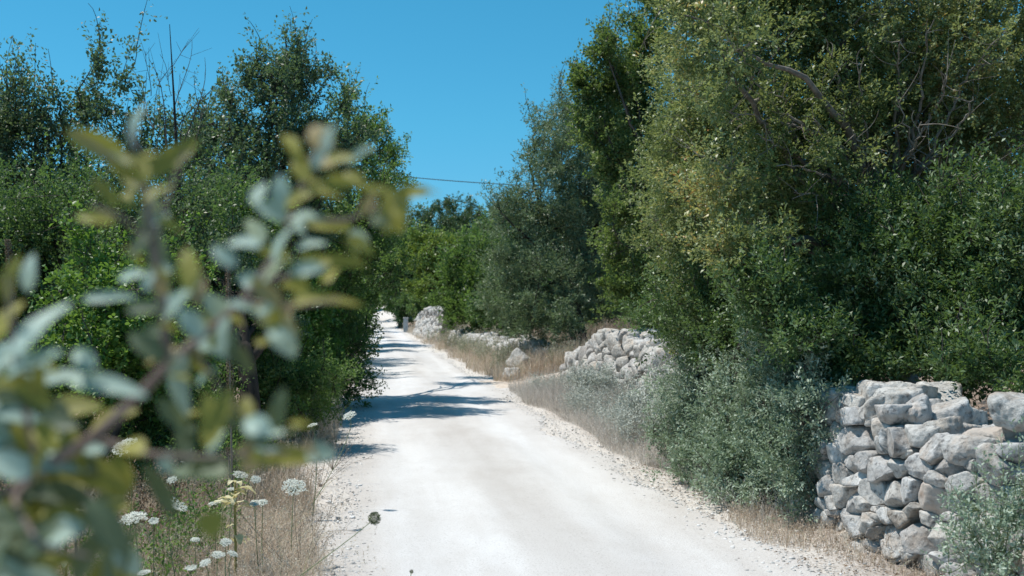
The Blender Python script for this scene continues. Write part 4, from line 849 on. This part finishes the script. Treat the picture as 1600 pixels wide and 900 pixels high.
UM = [(193, 695, 7.2, 20, 'large flat white umbel flower, highest of the big ones at left', None), (545, 648, 9.2, 12, 'white umbel flower standing against the lane edge shadow', (-.5, 9.0)),
 (208, 806, 5.8, 20, 'broad white umbel flower below the highest one, seen almost edge on', None), (376, 740, 7.6, 13, 'greyish white umbel above the wilted cream leaved plant', None),
 (275, 792, 6.4, 16, 'white umbel flower left of the wilted cream leaved plant', None), (335, 785, 6.8, 11, 'small bright umbel touching the wilted plant on its left', None),
 (398, 785, 6.8, 9, 'small bright umbel touching the wilted plant on its right, left of a pair', None), (410, 784, 6.9, 8, 'small bright umbel touching the wilted plant, rightmost of a pair', None),
 (363, 763, 7.0, 8, 'small grey white umbel just above the wilted plant stem', None), (460, 758, 7.2, 18, 'lacy greyish umbel near the lane edge right of the wilted plant', None),
 (193, 853, 5.4, 11, 'upper flower of the stacked pair at lower left', None), (199, 869, 5.4, 10, 'lower flower of the stacked pair at lower left', None),
 (353, 846, 5.9, 10, 'white umbel right below the wilted plant', None), (341, 865, 5.6, 12, 'white umbel under the one below the wilted plant', None), (364, 864, 5.7, 8, 'small umbel beside the flower under the wilted plant', None),
 (320, 878, 5.5, 8, 'small dim umbel in the straw near the bottom edge', None), (298, 889, 5.3, 10, 'white umbel at the bottom edge below the wilted plant', None), (225, 893, 5.2, 11, 'white umbel at the bottom edge below the stacked pair', None),
 (292, 702, 8.2, 7, 'tiny white umbel in front of the low green shrub', None), (291, 723, 8.0, 8, 'tiny white umbel just under the one before the green shrub', None), (488, 663, 8.4, 9, 'small white umbel in the dry stems beside the lane', None),
 (268, 749, 7.4, 8, 'dim small umbel half hidden in the straw', None), (240, 815, 6.2, 7, 'little white umbel in the straw beside the broad edge on flower', None), (305, 842, 6.0, 7, 'little white umbel left of the plant stem base', None), (400, 748, 7.8, 9, 'pale umbel right of the greyish one above the wilted plant', None)]
for k, (px, py, Y_, r_, lab, tl) in enumerate(UM): umbel(px, py, Y_, r_, lab, 200 + k, ((k % 5 - 2) * .15, (k % 3 - 1) * .2), tl, k % 6 == 4)
def seedhead(px, py, Y, basexy, rad, label, seed):
    rng = np.random.default_rng(seed); c = at(px, py, Y); base = np.array([basexy[0], basexy[1], float(ground_z(*basexy)) - .01])
    root = thing('seed_head', base, label, 'seed head')
    p = bez(base, base + [0.02, 0, .25], c + (base - c) * .35 + [0, 0, .03], c - unit(c - base) * rad * .7, 20)
    mesh_np('stem', *tube(p, np.linspace(.003, .0018, 20), 6), green_stem, True, parent=root)
    n = 900; d = unit(rng.normal(size=(n, 3))); P = c + d * rad * rng.uniform(.45, .95, (n, 1)); D = unit(d + rng.normal(size=d.shape) * .5); N = unit(np.cross(D, rng.normal(size=d.shape)))
    V, Fq = leaves4(P, D, N, rng.uniform(.3, .5, n) * rad * .5, rng.uniform(.2, .3, n) * rad * .6)
    sd = leaf_mat('green_brown_seeds', [(0, (.06, .07, .03)), (.5, (.17, .19, .10)), (1, (.36, .38, .24))], (.2, .2, .1), .1, .9, .2)
    mesh_np('seed_ball', V, Fq, sd, False, rng.uniform(0, 1, n), parent=root)
seedhead(585, 810, 5.6, (-.75, 5.0), .032, 'round green brown seed head leaning out over the white lane on a thin stalk', 231)
seedhead(643, 893, 5.0, (.05, 4.2), .009, 'tiny dark seed bud at the bottom edge over the lane', 232)
def stalk(px, py_top, py_spike, Y, wpx, label, seed, lean=0., mname='seed_spike'):
    rng = np.random.default_rng(seed); top = at(px, py_top, Y); low = at(px + lean, py_spike, Y); bx, by = low[0] + .02, low[1]
    base = np.array([bx, by, float(ground_z(bx, by)) - .02]); root = thing('dry_mullein_stalk', base, label, 'dry plant')
    p = bez(base, base + (low - base) * .6, low, top, 18); mesh_np('stem', *tube(p, np.linspace(.010, .005, 18), 7), dry_stem, True, parent=root)
    n = int(2600 * min(1, np.linalg.norm(top - low))); t = rng.uniform(0, 1, n); r = wpx * Y / F * .5 * (1 - .55 * t**2)
    a = rng.uniform(0, 6.28, n); d = np.stack([np.cos(a), np.sin(a), np.full(n, .35)], 1); P = low + (top - low) * t[:, None] + d * (r * rng.uniform(.3, .8, n))[:, None]
    D = unit(d + rng.normal(size=d.shape) * .3); N = unit(np.cross(D, rng.normal(size=d.shape)))
    V, Fq = leaves4(P, D, N, rng.uniform(.008, .016, n), rng.uniform(.005, .009, n), .5); mesh_np('seed_spike', V, Fq, seed_m, False, rng.uniform(0, 1, n), parent=root)
stalk(356, 410, 670, 9.0, 14, 'tall brown dried mullein stalk before the leaning tree trunk', 241, 5)
stalk(12, 375, 540, 8.6, 17, 'dried mullein stalk standing tall at the left frame edge', 242, 12)
stalk(113, 735, 850, 6.0, 34, 'short thick dark brown seed stalk among the flowers at lower left', 243, 6)
stalk(78, 780, 870, 5.6, 24, 'smaller brown seed stalk left of the short thick one', 244, 4)
stalk(706 - 350, 700, 712, 9.3, 10, 'stub of a dry stalk behind the tall brown one', 245, 2)
def wilted(px, py0, py1, Y, label, seed, n=13, ls=.085):
    rng = np.random.default_rng(seed); top = at(px, py0, Y); b = at(px, py1, Y); base = np.array([b[0], b[1], float(ground_z(b[0], b[1])) - .01])
    root = thing('wilted_plant', base, label, 'plant'); p = bez(base, base + [0.01, 0, .1], top - [0.01, 0, .1], top, 12)
    mesh_np('stem', *tube(p, np.linspace(.010, .006, 12), 7), noise_mat('yellow_stem', [(.3, (.22, .18, .05)), (.7, (.38, .32, .12))], 20), True, parent=root)
    lo = b[2] + .0
    for k in range(n):
        t = rng.uniform(.0, 1); z = b[2] + (top[2] - b[2]) * t; s = np.array([b[0] + (top[0] - b[0]) * t, b[1] + (top[1] - b[1]) * t, z]); a = k * 2.4
        L = ls * rng.uniform(.7, 1.3); W = L * rng.uniform(.35, .5); d0 = np.array([math.cos(a), math.sin(a), .3]); rows = []; NS = 8; M = 5
        sd = np.array([-math.sin(a), math.cos(a), 0]); cu = rng.uniform(.6, 2.2)
        pos = s.copy()
        for i_ in range(NS + 1):
            u = i_ / NS; an = .5 - cu * u; dr = np.array([math.cos(a) * math.cos(an), math.sin(a) * math.cos(an), math.sin(an)]); nn = np.cross(sd, dr); ww = W * math.sin(math.pi * min(1, u * .93 + .05))**.7
            for j in range(M):
                v = j / (M - 1) * 2 - 1; rows.append(pos + sd * v * ww * .5 + nn * (-abs(v) * ww * .22 + .004 * math.sin(u * 14 + v * 3)))
            pos = pos + dr * L / NS
        V = np.array(rows); i2 = (np.arange(NS)[:, None] * M + np.arange(M - 1)[None]).reshape(-1)
        mesh_np('leaf', V, np.stack([i2, i2 + 1, i2 + M + 1, i2 + M], 1), cream_m, True, np.full(len(i2), rng.uniform(0, 1)), parent=root)
wilted(368, 752, 850, 6.8, 'wilted plant with drooping cream yellow leaves in the straw', 251, 17, .105)
wilted(104, 800, 880, 5.9, 'second wilted plant with pale curled leaves at lower left', 252, 10, .07)
# bare wiry weeds at the lane edge
def wiry(px, py, Y, h, label, seed, n=9):
    rng = np.random.default_rng(seed); b = at(px, py, Y); base = np.array([b[0], b[1], float(ground_z(b[0], b[1])) - .005]); root_parts = []
    for k in range(n):
        d = unit(np.array([rng.normal() * .7, rng.normal() * .5, 1.])) * h * rng.uniform(.5, 1.1); p = bez(base, base + d * .3, base + d * .7 + rng.normal(size=3) * .04, base + d + rng.normal(size=3) * .07, 10)
        root_parts.append(tube(p, np.linspace(.002, .001, 10), 4))
        for _ in range(5):
            s = p[rng.integers(3, 9)]; e = s + unit(rng.normal(size=3) + d * 2) * rng.uniform(.04, .14); root_parts.append(sticks(s[None], e[None], .001, .0007)); root_parts.append(sticks(e[None], e[None] + [[0, 0, .008]], .004, .002))
    o = mesh_np('wiry_weed', *cat(root_parts), dry_stem, True, loc=base); tag(o, label, 'weed')
wiry(470, 850, 7.0, .55, 'thin bare wiry weed rising from the gravel left of the seed head', 261)
wiry(490, 800, 8.2, .25, 'low dark wiry weed sprawling on the pale gravel at the left lane edge', 262, 12)
wiry(500, 720, 10.5, .5, 'grey wiry weed at the lane edge below the hedge', 263, 12)
wiry(520, 690, 11.6, .5, 'tangled dry weed where the branch shadow meets the left edge', 264, 14)
wiry(1010, 545, 17.8, .9, 'pale bare weed arching above the half fallen wall', 265, 9)
wiry(960, 560, 20., 1.2, 'tall leafless weed beside the olive tree trunk', 266, 9)
wiry(1395, 860, 7.0, .5, 'thin pale weed stem before the near wall', 267, 4)
wiry(1590, 850, 5.4, .9, 'tall pale dry stems rising out of the corner bush', 268, 5)
# ------------------------------------------------------------------ foreground oak sapling, out of focus
fg_m = leaf_mat('dusty_lit_blue_green_leaves', [(0, (.05, .085, .06)), (.3, (.10, .15, .10)), (.4, (.26, .38, .34)), (.66, (.46, .60, .54)), (.7, (.17, .17, .035)), (.9, (.33, .30, .06)), (1, (.36, .25, .16))], (.40, .38, .05), .3, .55, .4)  # pale teal stops paint sunlit leaf tops, olive stops backlit undersides
def sapling():
    rng = np.random.default_rng(300); yb = .95
    base = np.array([-.75, 1.15, float(ground_z(-.75, 1.15)) - .03])
    root = thing('oak_sapling', base, 'blurred young oak with blue green and yellowish leaves close to the camera at left', 'sapling')
    Pw = lambda pts: np.array([at(x, y, Y) for x, y, Y in pts])
    def smooth(P, n=24):
        t = np.linspace(0, len(P) - 1, n); return np.stack([np.interp(t, np.arange(len(P)), P[:, i_]) for i_ in range(3)], 1)
    s0 = bez(base, base + [0, 0, .7], at(-120, 900, 1.0) - [.02, 0, .2], at(-60, 830, .98), 20)
    S = [(Pw([(-60, 830, .98), (60, 735, .96), (150, 680, .95), (215, 620, .95), (262, 570, .95)]), .0052, .004),
         (Pw([(262, 570, .95), (310, 530, .96), (380, 470, .97), (430, 400, .98), (455, 330, 1.), (500, 215, 1.)]), .004, .0015),
         (Pw([(262, 570, .95), (255, 470, .95), (240, 380, .95), (225, 280, .96), (205, 200, .96)]), .0045, .0018),
         (Pw([(455, 340, 1.), (540, 345, 1.02), (600, 320, 1.03), (655, 300, 1.04)]), .002, .001),
         (Pw([(400, 440, .97), (460, 430, 1.), (530, 410, 1.)]), .002, .001), (Pw([(380, 470, .97), (450, 480, .95), (530, 468, .94)]), .002, .001),
         (Pw([(60, 735, .96), (40, 640, .9), (20, 540, .88), (10, 430, .88)]), .003, .0012), (Pw([(60, 735, .96), (20, 780, .9), (60, 850, .85), (140, 870, .85)]), .003, .0012),
         (Pw([(150, 685, .95), (230, 710, .93), (330, 715, .92), (450, 705, .92)]), .003, .0012), (Pw([(240, 380, .95), (190, 340, .93), (140, 320, .93)]), .002, .001),
         (Pw([(230, 300, .96), (180, 250, .95), (110, 205, .95)]), .002, .001), (Pw([(300, 540, .96), (340, 600, .95), (400, 680, .95)]), .002, .001), (Pw([(240, 380, .95), (265, 300, .96), (290, 235, .96)]), .002, .001)]
    tb = [tube(s0, np.linspace(.011, .0068, 20), 8)]
    for P, a, b in S:
        q = smooth(P); q[1:-1] = (q[:-2] + q[1:-1] * 2 + q[2:]) / 4; tb.append(tube(q, np.linspace(a, b, len(q)), 7))
    mesh_np('branches', *cat(tb), noise_mat('young_bark', [(.3, (.14, .10, .085)), (.7, (.30, .24, .21))], 30), True, parent=root)
    T, O, Dk, Pk = (.42, .64), (.72, .9), (.02, .3), (.95, 1.)
    K = [(150,225,150,100,38,O),(212,195,75,70,32,T),(270,245,50,105,34,O),(245,300,45,55,26,O),(165,300,130,60,25,O),(150,340,165,60,25,O),(235,350,95,110,36,Dk),(250,420,100,110,40,Dk),(295,420,100,85,32,O),(205,430,20,50,22,T),(170,463,2,85,20,T),(225,480,10,70,26,Dk),(190,265,140,60,22,O),(220,380,60,60,26,Dk),
     (500,215,120,60,40,Pk),(515,215,80,45,32,T),(525,250,20,62,30,O),(470,262,120,55,28,O),(440,300,100,60,32,T),(500,300,0,70,28,O),(425,330,140,55,32,T),(480,340,10,60,34,T),(440,380,60,72,36,T),(382,380,170,55,30,T),(515,350,2,80,25,O),(530,408,-2,95,22,O),(430,420,60,65,36,T),(485,382,20,50,30,T),(395,440,160,55,30,T),(465,450,-20,55,25,O),(520,468,0,100,20,O),(440,500,-60,55,35,T),(445,525,-85,80,56,T),(380,480,150,60,34,T),(338,480,120,55,34,T),(350,522,-100,60,34,T),(300,505,120,60,34,T),(562,375,-45,45,26,T),(575,320,60,45,22,Pk),(620,345,-60,45,24,O),(600,300,140,55,24,O),(640,300,15,60,26,O),(665,298,5,50,24,O),(560,240,35,60,16,T),(405,300,100,60,26,T),(455,225,120,50,26,O),(530,285,-10,55,26,O),(400,360,130,50,26,T),(465,310,40,50,28,O),(350,400,140,55,24,T),(480,420,10,60,26,T),(420,460,-30,55,30,Pk),
     (285,600,-92,115,62,T),(335,540,-20,75,40,T),(165,600,-8,135,34,T),(60,510,55,125,48,T),(45,565,30,125,40,T),(15,440,70,90,40,O),(10,500,80,80,40,O),(95,590,20,90,36,T),(20,600,10,90,40,T),(110,640,10,95,55,O),(175,655,35,80,40,O),(60,725,5,150,30,T),(30,650,-10,90,34,T),(400,665,160,65,36,T),(405,702,5,70,24,T),(435,640,88,75,30,Dk),(338,690,80,50,36,T),(262,722,90,40,32,T),(340,650,85,110,40,O),(440,712,5,135,38,O),(310,735,170,105,60,Dk),(185,745,100,70,50,O),(60,800,20,90,50,O),(140,865,50,100,52,Dk),(50,850,-30,100,48,Dk),(20,885,30,90,44,Dk),(250,765,120,95,28,Dk),(290,680,100,110,32,Dk),(330,820,-80,45,40,O),(25,780,20,110,45,Dk),(100,775,-10,90,45,Dk),(205,700,170,60,40,O),(0,560,60,90,40,T),(-20,640,10,90,44,T),(130,560,150,60,30,T),(75,660,170,110,30,Dk),(10,720,-20,90,40,Dk),(120,715,10,80,28,Dk),(200,860,80,90,36,Dk),(170,800,30,70,34,O),(90,880,10,90,44,O),(0,820,0,80,44,Dk),(230,540,140,70,34,Dk),(280,470,60,80,34,T),(310,450,80,60,26,Pk),(240,520,30,60,30,Dk),(375,560,-40,60,30,Dk),(45,425,100,70,26,T),(60,600,80,60,26,O),(500,708,0,50,34,T),(270,650,-60,70,30,Dk),(385,640,100,60,26,O)]
    spine = [(270, 560), (330, 520), (390, 460), (430, 400), (455, 330), (490, 240), (540, 345), (610, 320), (480, 430), (440, 500), (245, 430), (235, 350), (200, 260), (285, 590), (350, 660), (420, 700)]
    for _ in range(85):      # smaller young leaves crowding the shoots
        cx_, cy_ = spine[rng.integers(len(spine))]; q = rng.uniform()
        K.append((cx_ + rng.normal() * 26, cy_ + rng.normal() * 26, rng.uniform(-60, 200), rng.uniform(30, 58), rng.uniform(15, 26), O if q < .5 else (T if q < .75 else (Dk if q < .92 else Pk))))
    for _ in range(80):      # the crowded lower left of the sapling
        x, y = rng.uniform(-60, 230), rng.uniform(560, 930)
        if x > 150 + (y - 700) * .3: continue
        K.append((x, y, rng.uniform(-60, 200), rng.uniform(60, 120), rng.uniform(30, 50), Dk if rng.uniform() < .5 else (O if rng.uniform() < .6 else T)))
    P, D, N, L, W, ti = [], [], [], [], [], []
    rt = np.array(CM @ Vector((1, 0, 0))); upv = np.array(CM @ Vector((0, 1, 0))); bk = np.array(CM @ Vector((0, 0, 1)))
    for (x, y, an, ln, wd, tr_) in K:
        Y = .93 + rng.uniform(-.08, .12); a = R(an + rng.normal() * 6); dd = rt * math.cos(a) + upv * math.sin(a); dd = unit(dd + bk * rng.normal() * .3)
        c = at(x, y, Y); l = ln * Y / F * .93; P.append(c - dd * l * .5); D.append(dd)
        n = unit(np.array([0, 0, 1.]) * rng.uniform(.4, 1.1) + bk * rng.uniform(.5, 1.1) + rng.normal(size=3) * .25 + (np.array([-.5, 0, .2]) if tr_ is T else 0)); n = unit(n - dd * (n @ dd)); N.append(n)
        L.append(l); W.append(wd * Y / F * 1.0); ti.append(rng.uniform(*tr_))
    P, D, N, L, W, ti = map(np.array, (P, D, N, L, W, ti))
    # leaf: smooth obovate blade
    NS, M = 9, 5; rows = []
    sdv = unit(np.cross(N, D))
    for i_ in range(NS + 1):
        u = i_ / NS; ww = (np.sin(np.pi * min(.985, max(.02, u**.85)))**.65) * W
        for j in range(M):
            v = j / (M - 1) * 2 - 1; rows.append(P + D * (L * u)[:, None] + sdv * (v * ww * .5)[:, None] + N * (abs(v) * ww * .18 - L * .15 * u * u + .0008 * math.sin(9 * u + 4 * v))[:, None])
    V = np.stack(rows, 1).reshape(-1, 3); nv = (NS + 1) * M; i2 = (np.arange(NS)[:, None] * M + np.arange(M - 1)[None]).reshape(-1)
    q = np.stack([i2, i2 + 1, i2 + M + 1, i2 + M], 1); Fq = (q[None] + (np.arange(len(P)) * nv)[:, None, None]).reshape(-1, 4)
    mesh_np('leaves', V, Fq, fg_m, True, np.repeat(ti, len(q)), parent=root)
sapling()
